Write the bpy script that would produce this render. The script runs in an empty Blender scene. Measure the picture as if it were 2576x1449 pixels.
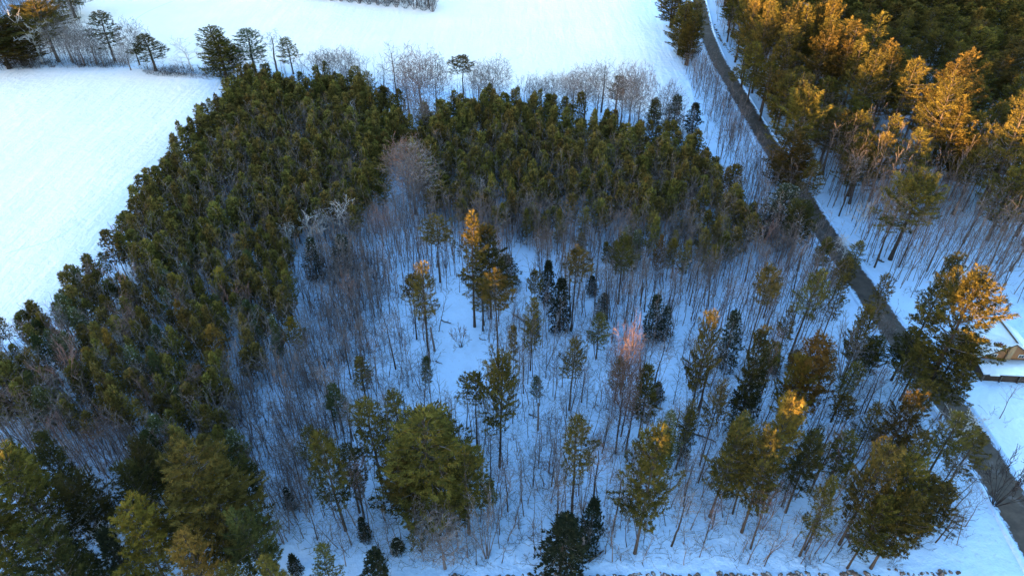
import bpy, math, random
import numpy as np
from mathutils import Vector, Euler

# ------------------------------------------------------------------ camera
S = bpy.context.scene
COL = S.collection
R = math.radians
H_CAM, PITCH, FPX, CX, CY = 80.0, R(37.6), 1717.0, 1288.0, 724.5   # photo coordinates are 2576 x 1449
cd = bpy.data.cameras.new('camera'); cam = bpy.data.objects.new('camera', cd); COL.objects.link(cam)
cam.location = (0, 0, H_CAM); cam.rotation_euler = (math.pi/2 - PITCH, 0, 0)
cd.sensor_width = 36.0; cd.lens = 24.0; cd.clip_start = 0.5; cd.clip_end = 6000
S.camera = cam
# ------------------------------------------------------------------ light
SUN_EL = R(2.2); SUN_H = np.array([-0.86, -0.51]); SUN_H /= np.linalg.norm(SUN_H)
W = bpy.data.worlds.new('World'); S.world = W; W.use_nodes = True
nt = W.node_tree; nt.nodes.clear()
sky = nt.nodes.new('ShaderNodeTexSky'); sky.sky_type = 'NISHITA'; sky.sun_disc = False
sky.sun_elevation = SUN_EL; sky.sun_rotation = math.atan2(SUN_H[0], SUN_H[1])
sky.air_density = 1.0; sky.dust_density = 0.9; sky.ozone_density = 1.9
bg = nt.nodes.new('ShaderNodeBackground'); bg.inputs[1].default_value = 0.15
wo = nt.nodes.new('ShaderNodeOutputWorld')
nt.links.new(sky.outputs[0], bg.inputs[0]); nt.links.new(bg.outputs[0], wo.inputs[0])
ld = bpy.data.lights.new('sun', 'SUN'); ld.energy = 3.4; ld.angle = R(0.5); ld.color = (1.0, 0.53, 0.20)
sun = bpy.data.objects.new('sun', ld); COL.objects.link(sun)
sv = Vector((SUN_H[0]*math.cos(SUN_EL), SUN_H[1]*math.cos(SUN_EL), math.sin(SUN_EL)))
sun.rotation_euler = (-sv).to_track_quat('-Z', 'Y').to_euler(); sun.location = (-60, -30, 120)
vs = S.view_settings
S.display_settings.display_device = 'sRGB'
vs.view_transform = 'Standard'; vs.look = 'None'; vs.gamma = 1.0; vs.use_curve_mapping = False
vs.exposure = 4.1
S.render.engine = 'CYCLES'
S.cycles.max_bounces = 5; S.cycles.diffuse_bounces = 3; S.cycles.transmission_bounces = 3; S.cycles.transparent_max_bounces = 4

# ------------------------------------------------------------------ photo pixel -> place
cP, sP = math.cos(PITCH), math.sin(PITCH)
def at(px, py, z=0.0):
    a = (px-CX)/FPX; b = (py-CY)/FPX
    t = (H_CAM-z)/(sP + b*cP)
    return (a*t, (cP - b*sP)*t)
def px_of(x, y, z=0.0):
    k = H_CAM-z; zc = y*cP + k*sP
    return (CX + FPX*x/zc, CY + FPX*(k*cP - y*sP)/zc)
def h_from(by_y, ty):
    b = (ty-CY)/FPX
    return H_CAM - by_y*(b*cP + sP)/(cP - b*sP)
def scale_at(x, y, z=0.0): return FPX/(y*cP + (H_CAM-z)*sP)

def inside(poly, x, y):
    c = False; n = len(poly); j = n-1
    for i in range(n):
        xi, yi = poly[i]; xj, yj = poly[j]
        if (yi > y) != (yj > y) and x < (xj-xi)*(y-yi)/(yj-yi) + xi: c = not c
        j = i
    return c
rnd = random.Random(7)

# terrain height: nearly level woods and fields, an added unseen ridge up-sun, its crest shaped to choose which treetops get sun
RC = np.array([0.0, 90.0]); RD = 340.0; RT = np.array([-SUN_H[1], SUN_H[0]])
def shade_ridge_top(t):
    P = np.array([(-260, 14), (-185, 14), (-170, 20), (-140, 26), (-120, 26.6), (-25, 26.3), (-16, 24.3), (-9, 19.5), (12.5, 18.4), (14.5, 24.8), (19.6, 24.8), (20.6, 20.2), (22.6, 20.2), (23.6, 24), (28, 23), (30, 20.8), (32, 20.6), (35, 22.5), (38, 23), (43, 25.5), (46, 22), (49, 19.3), (54, 19.3), (57, 24), (70, 26), (400, 30)])
    return np.interp(t, P[:, 0], P[:, 1]) + 13.06 + .35*np.sin(t/4.3)
def ground_z(x, y):
    x = np.asarray(x, float); y = np.asarray(y, float)
    d = (x-RC[0])*SUN_H[0] + (y-RC[1])*SUN_H[1]; t = (x-RC[0])*RT[0] + (y-RC[1])*RT[1]
    z = 0.35*np.sin(x/23.0+1.3)*np.cos(y/31.0) + 0.18*np.sin(x/9.0+y/12.0)
    e = np.exp(-((d-RD)/48.0)**2)
    e = np.where(d < 170, 0, e)
    back = np.clip((d-RD)/200.0, 0, 1)
    return z + shade_ridge_top(t)*np.maximum(e, np.where(d > RD, 1-0.3*back, 0))
def gz(x, y): return float(ground_z(x, y))

# ------------------------------------------------------------------ materials
def new_mat(name):
    m = bpy.data.materials.new(name); m.use_nodes = True; n = m.node_tree; n.nodes.clear()
    return m, n, n.nodes.new('ShaderNodeOutputMaterial')
def nd(n, typ, **kw):
    x = n.nodes.new(typ)
    for k, v in kw.items():
        if hasattr(x, k): setattr(x, k, v)
    return x
def mixc(n, fac, a, b):
    m = n.nodes.new('ShaderNodeMix'); m.data_type = 'RGBA'
    for s, v in ((0, fac), (6, a), (7, b)):
        if hasattr(v, 'is_linked') or hasattr(v, 'links'): n.links.new(v, m.inputs[s])
        elif s == 0: m.inputs[0].default_value = v
        else: m.inputs[s].default_value = (*v, 1)
    return m.outputs[2]
def math_(n, op, a, b=None, clamp=False):
    m = n.nodes.new('ShaderNodeMath'); m.operation = op; m.use_clamp = clamp
    for s, v in ((0, a), (1, b)):
        if v is None: continue
        if hasattr(v, 'links'): n.links.new(v, m.inputs[s])
        else: m.inputs[s].default_value = v
    return m.outputs[0]
def ramp(n, v, lo, hi):
    m = n.nodes.new('ShaderNodeMapRange'); m.clamp = True
    n.links.new(v, m.inputs[0]); m.inputs[1].default_value = lo; m.inputs[2].default_value = hi
    return m.outputs[0]
def noise(n, scale, detail=4, rough=.6, vec=None, stretch=None):
    x = n.nodes.new('ShaderNodeTexNoise'); x.inputs['Scale'].default_value = scale
    x.inputs['Detail'].default_value = detail; x.inputs['Roughness'].default_value = rough
    if vec is None: vec = n.nodes.new('ShaderNodeNewGeometry').outputs['Position']
    if stretch is not None:
        mp = n.nodes.new('ShaderNodeMapping'); mp.inputs['Scale'].default_value = stretch[0]; mp.inputs['Rotation'].default_value = stretch[1]
        n.links.new(vec, mp.inputs[0]); vec = mp.outputs[0]
    n.links.new(vec, x.inputs['Vector'])
    return x.outputs['Fac']
def up_snow(n, lo=.55, hi=.85):
    g = n.nodes.new('ShaderNodeNewGeometry'); s = n.nodes.new('ShaderNodeSeparateXYZ')
    n.links.new(g.outputs['Normal'], s.inputs[0]); return ramp(n, s.outputs[2], lo, hi)
SNOW = (.80, .86, .92)
def bsdf(n, out, col, rough=.7, spec=.3, bump=None, bstr=.3, bdist=.1):
    p = n.nodes.new('ShaderNodeBsdfPrincipled'); p.inputs['Roughness'].default_value = rough
    p.inputs['Specular IOR Level'].default_value = spec
    if hasattr(col, 'links'): n.links.new(col, p.inputs['Base Color'])
    else: p.inputs['Base Color'].default_value = (*col, 1)
    if bump is not None:
        b = n.nodes.new('ShaderNodeBump'); b.inputs['Strength'].default_value = bstr; b.inputs['Distance'].default_value = bdist
        n.links.new(bump, b.inputs['Height']); n.links.new(b.outputs[0], p.inputs['Normal'])
    n.links.new(p.outputs[0], out.inputs[0]); return p

def mat_foliage(name, dark, light, snow=0.0):
    m, n, out = new_mat(name)
    oi = n.nodes.new('ShaderNodeObjectInfo')
    at_ = n.nodes.new('ShaderNodeAttribute'); at_.attribute_name = 'tuft'
    av = n.nodes.new('ShaderNodeAttribute'); av.attribute_name = 'tree'
    v = math_(n, 'FRACT', math_(n, 'ADD', oi.outputs['Random'], av.outputs['Fac']))
    c1 = mixc(n, at_.outputs['Fac'], dark, light)
    v2 = math_(n, 'FRACT', math_(n, 'MULTIPLY', v, 7.3))
    hs = n.nodes.new('ShaderNodeHueSaturation')
    n.links.new(c1, hs.inputs['Color'])
    n.links.new(math_(n, 'ADD', math_(n, 'MULTIPLY', v, .045), .485), hs.inputs['Hue'])
    n.links.new(math_(n, 'ADD', math_(n, 'MULTIPLY', v2, .55), .72), hs.inputs['Value'])
    col = hs.outputs[0]
    if snow > 0:
        nz = noise(n, 2.6, 3, .7)
        f = math_(n, 'MULTIPLY', ramp(n, nz, .62-snow*.1, .66-snow*.1), ramp(n, v2, .3, .5) if snow < .9 else 1.0)
        col = mixc(n, f, col, SNOW)
    d = n.nodes.new('ShaderNodeBsdfDiffuse'); t = n.nodes.new('ShaderNodeBsdfTranslucent'); mx = n.nodes.new('ShaderNodeMixShader')
    n.links.new(col, d.inputs[0]); n.links.new(col, t.inputs[0]); mx.inputs[0].default_value = .28
    n.links.new(d.outputs[0], mx.inputs[1]); n.links.new(t.outputs[0], mx.inputs[2]); n.links.new(mx.outputs[0], out.inputs[0])
    return m
def mat_bark(name, c1, c2, snow=.5, scale=3.0):
    m, n, out = new_mat(name)
    oi = n.nodes.new('ShaderNodeObjectInfo')
    av = n.nodes.new('ShaderNodeAttribute'); av.attribute_name = 'tree'
    v = math_(n, 'FRACT', math_(n, 'ADD', oi.outputs['Random'], av.outputs['Fac']))
    c = mixc(n, math_(n, 'ADD', math_(n, 'MULTIPLY', noise(n, scale, 3), .5), math_(n, 'MULTIPLY', v, .5)), c1, c2)
    if snow > 0:
        f = math_(n, 'MULTIPLY', up_snow(n, .45, .9), math_(n, 'MULTIPLY', ramp(n, noise(n, 1.1, 3), .42, .62), snow))
        c = mixc(n, f, c, SNOW)
    bsdf(n, out, c, .9, .1); return m
M = {}
M['needles'] = mat_foliage('pine_needles', (.032, .031, .012), (.158, .120, .031))
M['needles_dark'] = mat_foliage('dark_pine_needles', (.024, .028, .013), (.105, .092, .030))  # darker pines; also puts the lower-left corner's dimness into needle colour
M['needles_young'] = mat_foliage('young_pine_needles', (.038, .036, .014), (.215, .168, .048), .0)
M['needles_spruce'] = mat_foliage('spruce_needles', (.018, .024, .016), (.055, .062, .034), .25)
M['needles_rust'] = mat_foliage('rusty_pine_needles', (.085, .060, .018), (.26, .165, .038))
M['needles_blue'] = mat_foliage('blue_green_needles', (.045, .062, .028), (.120, .130, .050), .12)
M['bark'] = mat_bark('pine_bark', (.030, .024, .020), (.085, .068, .055), .35)
M['bark_brown'] = mat_bark('brown_twig_bark', (.060, .040, .034), (.125, .085, .070), .2)
M['bark_grey'] = mat_bark('grey_bark', (.085, .068, .066), (.21, .175, .165), .5)
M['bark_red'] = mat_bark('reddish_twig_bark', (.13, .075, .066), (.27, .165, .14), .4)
M['thicket'] = mat_bark('sapling_bark', (.030, .026, .026), (.235, .195, .190), .45)
M['bark_pale'] = mat_bark('pale_bark', (.36, .35, .35), (.62, .60, .58), .8)
M['bark_dark'] = mat_bark('dark_bark', (.020, .016, .016), (.055, .044, .040), .45)
M['litter'] = mat_bark('dry_leaves', (.12, .06, .04), (.28, .15, .09), .3)

def mat_snow(name, col, litter=0.0, bump=.15, streak=False, edge=None):
    m, n, out = new_mat(name)
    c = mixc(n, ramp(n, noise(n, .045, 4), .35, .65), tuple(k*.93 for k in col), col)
    if litter > 0:
        f = math_(n, 'MULTIPLY', ramp(n, noise(n, 1.7, 6, .75), .56, .68), math_(n, 'MULTIPLY', ramp(n, noise(n, .06, 3), .3, .7), litter))
        c = mixc(n, f, c, (.14, .11, .10))
        f2 = math_(n, 'MULTIPLY', ramp(n, noise(n, .35, 4, .7), .5, .75), litter*.5)
        c = mixc(n, f2, c, tuple(k*.6 for k in col))
    b = noise(n, .5, 5, .6)
    if edge:  # margins mix towards the woods' blue, shade put into the colour
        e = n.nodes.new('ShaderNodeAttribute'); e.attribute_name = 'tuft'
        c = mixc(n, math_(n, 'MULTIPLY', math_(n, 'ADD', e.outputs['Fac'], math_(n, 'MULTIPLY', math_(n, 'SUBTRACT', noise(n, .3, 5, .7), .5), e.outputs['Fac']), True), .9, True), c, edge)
    if streak:
        b = math_(n, 'ADD', b, math_(n, 'MULTIPLY', noise(n, .12, 4, .6, None, ((1, .12, 1), (0, 0, R(-38)))), 2.0))
    bsdf(n, out, c, .6, .25, b, bump, 1.2); return m
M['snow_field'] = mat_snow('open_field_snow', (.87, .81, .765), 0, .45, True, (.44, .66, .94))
M['snow_woods'] = mat_snow('woodland_snow', (.44, .66, .94), .6, .35)  # blue of the skylit shade is put into the snow's base colour
M['snow_clean'] = mat_snow('fresh_snow', (.66, .78, .90), 0, .3)
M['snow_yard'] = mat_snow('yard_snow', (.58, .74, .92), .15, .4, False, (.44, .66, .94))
def mat_road():
    m, n, out = new_mat('worn_asphalt')
    c = mixc(n, ramp(n, noise(n, .6, 5), .3, .7), (.028, .025, .023), (.080, .068, .060))
    c = mixc(n, math_(n, 'MULTIPLY', ramp(n, noise(n, .25, 5, .7), .58, .74), .22), c, (.4, .45, .52))
    e = n.nodes.new('ShaderNodeAttribute'); e.attribute_name = 'tuft'
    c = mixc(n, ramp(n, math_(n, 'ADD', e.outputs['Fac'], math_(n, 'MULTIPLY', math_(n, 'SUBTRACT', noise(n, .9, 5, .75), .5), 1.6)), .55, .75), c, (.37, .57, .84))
    c = mixc(n, math_(n, 'MULTIPLY', ramp(n, noise(n, 3.0, 4), .55, .7), .5), c, (.07, .045, .032))
    bsdf(n, out, c, .75, .3, noise(n, 4, 4), .3, .05); return m
M['road'] = mat_road()
def mat_plain(name, c1, c2, scale=2, rough=.8, snow=0, stretch=None):
    m, n, out = new_mat(name)
    c = mixc(n, ramp(n, noise(n, scale, 4, .6, None, stretch), .35, .65), c1, c2)
    if snow: c = mixc(n, math_(n, 'MULTIPLY', up_snow(n, .6, .95), math_(n, 'MULTIPLY', ramp(n, noise(n, 1.3, 3), .5, .6), .45)), c, SNOW)
    bsdf(n, out, c, rough, .3, noise(n, scale*2, 3), .3, .05); return m
M['stone'] = mat_plain('field_stone', (.05, .042, .038), (.15, .125, .11), 1.5, .9, .15)
M['wood_wall'] = mat_plain('stained_board', (.22, .095, .040), (.32, .15, .062), 6, .7, 0, ((1, 1, 9), (0, 0, 0)))
M['wood_dark'] = mat_plain('dark_board', (.035, .022, .016), (.06, .04, .03), 3)
M['chimney'] = mat_plain('tan_masonry', (.26, .16, .085), (.36, .23, .12), 5)
M['trim'] = mat_plain('dark_trim', (.06, .05, .045), (.09, .075, .065), 3)
M['white'] = mat_plain('white_paint', (.72, .72, .70), (.80, .80, .78), 3, .5)
M['red'] = mat_plain('dark_red_paint', (.10, .012, .018), (.15, .02, .025), 3, .5)
def mat_glass():
    m, n, out = new_mat('window_glass'); bsdf(n, out, (.03, .035, .045), .08, .6); return m
M['glass'] = mat_glass()

# ------------------------------------------------------------------ mesh builder (numpy)
class MB:
    def __init__(s): s.v = []; s.f3 = []; s.f4 = []; s.t = []; s.n = 0; s.tree = []
    def add(s, v, f3=None, f4=None, tuft=.5):
        v = np.asarray(v, float); k = len(v)
        s.v.append(v)
        if f3 is not None and len(f3): s.f3.append(np.asarray(f3, int)+s.n)
        if f4 is not None and len(f4): s.f4.append(np.asarray(f4, int)+s.n)
        s.t.append(np.full(k, tuft) if np.isscalar(tuft) else np.asarray(tuft, float)); s.n += k
    def arrays(s):
        v = np.concatenate(s.v) if s.v else np.zeros((0, 3))
        f3 = np.concatenate(s.f3) if s.f3 else np.zeros((0, 3), int)
        f4 = np.concatenate(s.f4) if s.f4 else np.zeros((0, 4), int)
        return v, f3, f4, np.concatenate(s.t)
    def mesh(s, name, mat, tree=None, smooth=False):
        return mesh_from(name, *s.arrays(), mat, tree, smooth)
def mesh_from(name, v, f3, f4, tuft, mat, tree=None, smooth=False):
    me = bpy.data.meshes.new(name)
    me.vertices.add(len(v)); me.vertices.foreach_set('co', v.astype(np.float32).ravel())
    loops = np.concatenate([f3.ravel(), f4.ravel()]).astype(np.int32)
    me.loops.add(len(loops)); me.loops.foreach_set('vertex_index', loops)
    n3, n4 = len(f3), len(f4)
    ls = np.concatenate([np.arange(n3)*3, n3*3+np.arange(n4)*4]).astype(np.int32)
    me.polygons.add(n3+n4); me.polygons.foreach_set('loop_start', ls)
    if smooth: me.polygons.foreach_set('use_smooth', np.ones(n3+n4, bool))
    a = me.attributes.new('tuft', 'FLOAT', 'POINT'); a.data.foreach_set('value', tuft.astype(np.float32))
    if tree is not None:
        a = me.attributes.new('tree', 'FLOAT', 'POINT'); a.data.foreach_set('value', tree.astype(np.float32))
    me.materials.append(mat); me.update(calc_edges=True); me.validate()
    return me
def unit(a): return a/np.maximum(np.linalg.norm(a, axis=-1, keepdims=True), 1e-9)
def frame_of(d):
    ref = np.where(np.abs(d[:, 2:3]) > .9, np.array([[1., 0, 0]]), np.array([[0, 0, 1.]]))
    a = unit(np.cross(d, ref)); return a, np.cross(d, a)
def segs(mb, p0, p1, r0, r1, sides=3):
    """prisms from p0 to p1, one per row"""
    p0 = np.asarray(p0, float); p1 = np.asarray(p1, float); r0 = np.asarray(r0, float); r1 = np.asarray(r1, float)
    n = len(p0)
    if n == 0: return
    a, b = frame_of(unit(p1-p0)); an = np.arange(sides)*2*np.pi/sides
    ring = np.cos(an)[None, :, None]*a[:, None, :] + np.sin(an)[None, :, None]*b[:, None, :]
    v = np.concatenate([p0[:, None]+ring*r0[:, None, None], p1[:, None]+ring*r1[:, None, None]], 1)
    base = (np.arange(n)*2*sides)[:, None]; i = np.arange(sides); j = (i+1) % sides
    f = np.stack([base+i, base+j, base+sides+j, base+sides+i], -1).reshape(-1, 4)
    mb.add(v.reshape(-1, 3), None, f)
def tube(mb, pts, rad, sides=6, cap=True):
    pts = np.asarray(pts, float); n = len(pts)
    d = unit(np.gradient(pts, axis=0)); a, b = frame_of(d)
    an = np.arange(sides)*2*np.pi/sides
    ring = np.cos(an)[None, :, None]*a[:, None] + np.sin(an)[None, :, None]*b[:, None]
    v = (pts[:, None]+ring*np.asarray(rad)[:, None, None]).reshape(-1, 3)
    i = np.arange(sides); j = (i+1) % sides
    f = np.concatenate([np.stack([k*sides+i, k*sides+j, (k+1)*sides+j, (k+1)*sides+i], -1) for k in range(n-1)])
    mb.add(v, None, f)
def tufts(mb, c, d, rs, per=12, L=.28, Wd=.07, spread=.9, up=.25, val=None):
    n = len(c)
    if n == 0: return
    dd = unit(np.repeat(d, per, 0)*1.0 + rs.normal(0, spread, (n*per, 3)) + np.array([0, 0, up]))
    cc = np.repeat(c, per, 0) + rs.normal(0, L*.22, (n*per, 3))
    a, _ = frame_of(dd); a = unit(a + rs.normal(0, .8, a.shape)); a = unit(a - dd*np.sum(a*dd, 1, keepdims=True))
    ll = L*rs.uniform(.6, 1.25, (n*per, 1)); w = Wd*rs.uniform(.7, 1.3, (n*per, 1))
    v = np.stack([cc-a*w, cc+a*w, cc+dd*ll], 1).reshape(-1, 3)
    f = np.arange(n*per*3).reshape(-1, 3)
    if val is None: val = rs.uniform(0, 1, n)
    t = np.repeat(np.clip(np.repeat(val, per)+rs.normal(0, .12, n*per), 0, 1), 3)
    mb.add(v, f, None, t)

# ------------------------------------------------------------------ tree kinds (one of each is modelled; the rest are copies)
def wander(rs, n, h, amp):
    t = np.linspace(0, 1, n); x = np.cumsum(rs.normal(0, amp, n)); y = np.cumsum(rs.normal(0, amp, n))
    return np.stack([x*t, y*t, t*h], 1)
def pine_meshes(name, seed, h=20., zb=.5, Rc=3.2, rt=.24, step=.62, nb=5, per=12, L=.34, Wd=.075, gap=.25, shape=.6, mat='needles', stems=1, droop=0.0, dead=True, tw=.36, upang=.35):
    rs = np.random.RandomState(seed)
    T = MB(); C = MB(); cs = []; ds = []; vals = []
    for st in range(stems):
        hh = h*(1 if st == 0 else rs.uniform(.78, .95))
        trunk = wander(rs, 9, hh, .10*h/20)
        if st: trunk[:, :2] += np.linspace(0, 1, 9)[:, None]*rs.normal(0, .8, 2) + rs.normal(0, .35, 2)
        rad = rt*(1-np.linspace(0, 1, 9)*.9)**.8; rad[0] *= 1.25
        tube(T, trunk, rad, 7)
        tz = trunk[:, 2]
        def tp(z): return np.array([np.interp(z, tz, trunk[:, 0]), np.interp(z, tz, trunk[:, 1]), z])
        if dead:
            zs = rs.uniform(hh*.18, hh*max(zb, .25), int(14*h/20)+4); an = rs.uniform(0, 6.28, len(zs))
            p0 = np.array([tp(z) for z in zs]); l = rs.uniform(.4, 1.8, len(zs))[:, None]*h/20
            p1 = p0+np.stack([np.cos(an), np.sin(an), rs.normal(.05, .2, len(zs))], 1)*l
            segs(T, p0, p1, np.full(len(zs), .035), np.full(len(zs), .008))
        z = hh*zb; zt = hh*.985; k = 0
        lob = rs.uniform(.6, 1.25, 8)
        s0, s1, q0, q1 = [], [], [], []
        while z < zt:
            t = (zt-z)/(zt-hh*zb)            # 1 at crown base
            prof = (max(t, 0.0)**shape)*(1-.45*max(0, t-.72)/.28) + .04
            for b in range(nb):
                if rs.rand() < gap*(.3+.7*t): continue
                an = (b+rs.uniform(-.35, .35))*6.283/nb + k*2.4
                l = Rc*prof*rs.uniform(.45, 1.35)*lob[int(an/6.283*8) % 8]
                elev = upang*(1-t)*1.6 + rs.normal(.05, .12) - droop*t
                n = max(3, int(l/.5)+2)
                u = np.linspace(0, 1, n)[:, None]
                dirh = np.array([math.cos(an), math.sin(an), 0]); base = tp(z)
                zz = u*l*math.sin(elev)+(u**2)*l*(.16-droop*.25)
                pts = base+dirh*u*l*math.cos(elev); pts[:, 2] += zz[:, 0]
                pts[1:, :2] += rs.normal(0, .06, (n-1, 2))
                r = .012+.016*l*(1-u[:, 0])
                s0.append(pts[:-1]); s1.append(pts[1:]); q0.append(r[:-1]); q1.append(r[1:])
                m = max(2, int(l*.8/tw))
                uu = np.linspace(.30 if l > 1.2 else .1, 1.0, m)
                side = np.array([-dirh[1], dirh[0], 0]); bv = rs.uniform(.1, .9)
                for i_, q in enumerate(uu):
                    c0 = base+dirh*q*l*math.cos(elev)+np.array([0, 0, q*l*math.sin(elev)+q*q*l*(.16-droop*.25)])
                    wl = (.28*l*(1-q)*.9+.34)*rs.uniform(.6, 1.2)
                    for sg in (-1, 1):
                        tip = c0+side*sg*wl+dirh*wl*.7+np.array([0, 0, .08])
                        nn = max(1, int(wl/.45))
                        for w_ in range(nn):
                            f_ = (w_+1)/nn
                            cs.append(c0+(tip-c0)*f_); ds.append(side*sg*.6+dirh+np.array([0, 0, .35]))
                            vals.append(np.clip(bv+rs.normal(0, .2), 0, 1))
                cs.append(pts[-1]); ds.append(dirh+np.array([0, 0, .5])); vals.append(min(1, bv+.2))
            z += step*rs.uniform(.75, 1.25); k += 1
        for q_ in (0, .5, 1.): cs.append(tp(hh)+np.array([0, 0, q_*.03*h])); ds.append(np.array([0, 0, 1.])); vals.append(.7)
        if s0: segs(T, np.concatenate(s0), np.concatenate(s1), np.concatenate(q0), np.concatenate(q1))
    tufts(C, np.array(cs), unit(np.array(ds)), rs, per, L, Wd, .55, .2, np.array(vals))
    v = C.arrays()[0]
    wd = float(np.percentile(np.hypot(v[:, 0], v[:, 1]), 97))*2
    return dict(trunk=T.mesh(name+'_trunk', M['bark']), crown=C.mesh(name+'_crown', M[mat]), h=h, w=wd, mb=(T, C))
def spruce_meshes(name, seed, h=9., Rc=2.0, zb=.06):
    return pine_meshes(name, seed, h, zb, Rc, .13, .44, 7, 12, .26, .05, .22, .80, 'needles_spruce', 1, .45, False, .27, .15)

def branch_rec(rs, out, p, d, l, r, depth, P):
    n = P.get('n', 4); pts = [p]; dd = d.copy()
    for i in range(n):
        dd = dd+rs.normal(0, P['wob'], 3)+np.array([0, 0, P['up']]); dd /= np.linalg.norm(dd)
        q = pts[-1]+dd*l/n
        out.append((pts[-1], q, r*(1-i/n*.55), r*(1-(i+1)/n*.55), depth)); pts.append(q)
        if depth > 0 and (i > 0 or depth < P['maxd']):
            for _ in range(P['nb'][P['maxd']-depth]):
                if rs.rand() > P.get('keep', .9): continue
                ax = unit(rs.normal(0, 1, 3)); ax = unit(ax-dd*np.dot(ax, dd))
                an = P['ang']*rs.uniform(.7, 1.35)
                nd_ = dd*math.cos(an)+ax*math.sin(an)
                branch_rec(rs, out, pts[-1]-dd*l/n*rs.uniform(0, .8), nd_, l*P['ratio']*rs.uniform(.6, 1.15)*(1-.35*i/n), r*.5*(1-i/n*.35), depth-1, P)
def colonise(rs, trunk, targets, rtop, step=.5, rmin=.013):
    """limbs grown from a trunk towards points of a crown envelope; radii from what each limb carries"""
    pos = [np.array(p) for p in trunk]; par = [-1]+list(range(len(trunk)-1)); dr = [np.array([0, 0, 1.])]*len(trunk)
    base = trunk[-1]*.6+trunk[0]*.4
    first = int(len(trunk)*.45)
    T = sorted(targets, key=lambda t: np.linalg.norm(t-base)*rs.uniform(.8, 1.2))
    for t in T:
        P = np.array(pos[first:]); D = np.array(dr[first:]); v = t-P; d = np.linalg.norm(v, axis=1)+1e-6
        c = 1-np.sum(v*D, 1)/d
        cost = d*(1+1.1*c)+np.where(v[:, 2] < -.1, 3.0, 0)
        k = int(np.argmin(cost))+first; n = max(1, int(d[k-first]/step)); cur = pos[k]; dd = dr[k]; last = k
        for i in range(n):
            w = (i+1)/n; to = t-cur; L = np.linalg.norm(to)/(n-i); dd = unit(dd*(1-w)*.9+unit(to)*(.35+w)+rs.normal(0, .10, 3)); cur = cur+dd*L
            pos.append(cur); par.append(last); dr.append(dd); last = len(pos)-1
    n = len(pos); a = np.zeros(n); hasc = np.zeros(n, bool)
    for i in range(n-1, 0, -1):
        if not hasc[i]: a[i] = rmin**2.2
        a[par[i]] += a[i]; hasc[par[i]] = True
    r = a**(1/2.2); r = r*(rtop/max(r[len(trunk)-1], r[first], 1e-6)); r = np.minimum(np.maximum(r, rmin), rtop)
    out = [(pos[par[i]], pos[i], max(r[i], min(r[par[i]], r[i]*1.5)), r[i], 0) for i in range(len(trunk), n)]
    for i in range(len(trunk), n):
        if not hasc[i] or rs.rand() < .18:
            for _ in range(2):
                e = unit(dr[i]+rs.normal(0, .5, 3)+np.array([0, 0, .2]))*rs.uniform(.35, .9)
                out.append((pos[i], pos[i]+e, rmin, rmin*.6, 0))
    return out
def ellip(rs, n, c, a, b, lo=.25):
    u = unit(rs.normal(0, 1, (n, 3))); q = rs.uniform(lo, 1, (n, 1))**.55
    lob = 1+.18*np.sin(np.arctan2(u[:, 1:2], u[:, 0:1])*3+rs.uniform(0, 6))
    return np.array(c)+u*q*np.array([a, a, b])*lob
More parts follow.
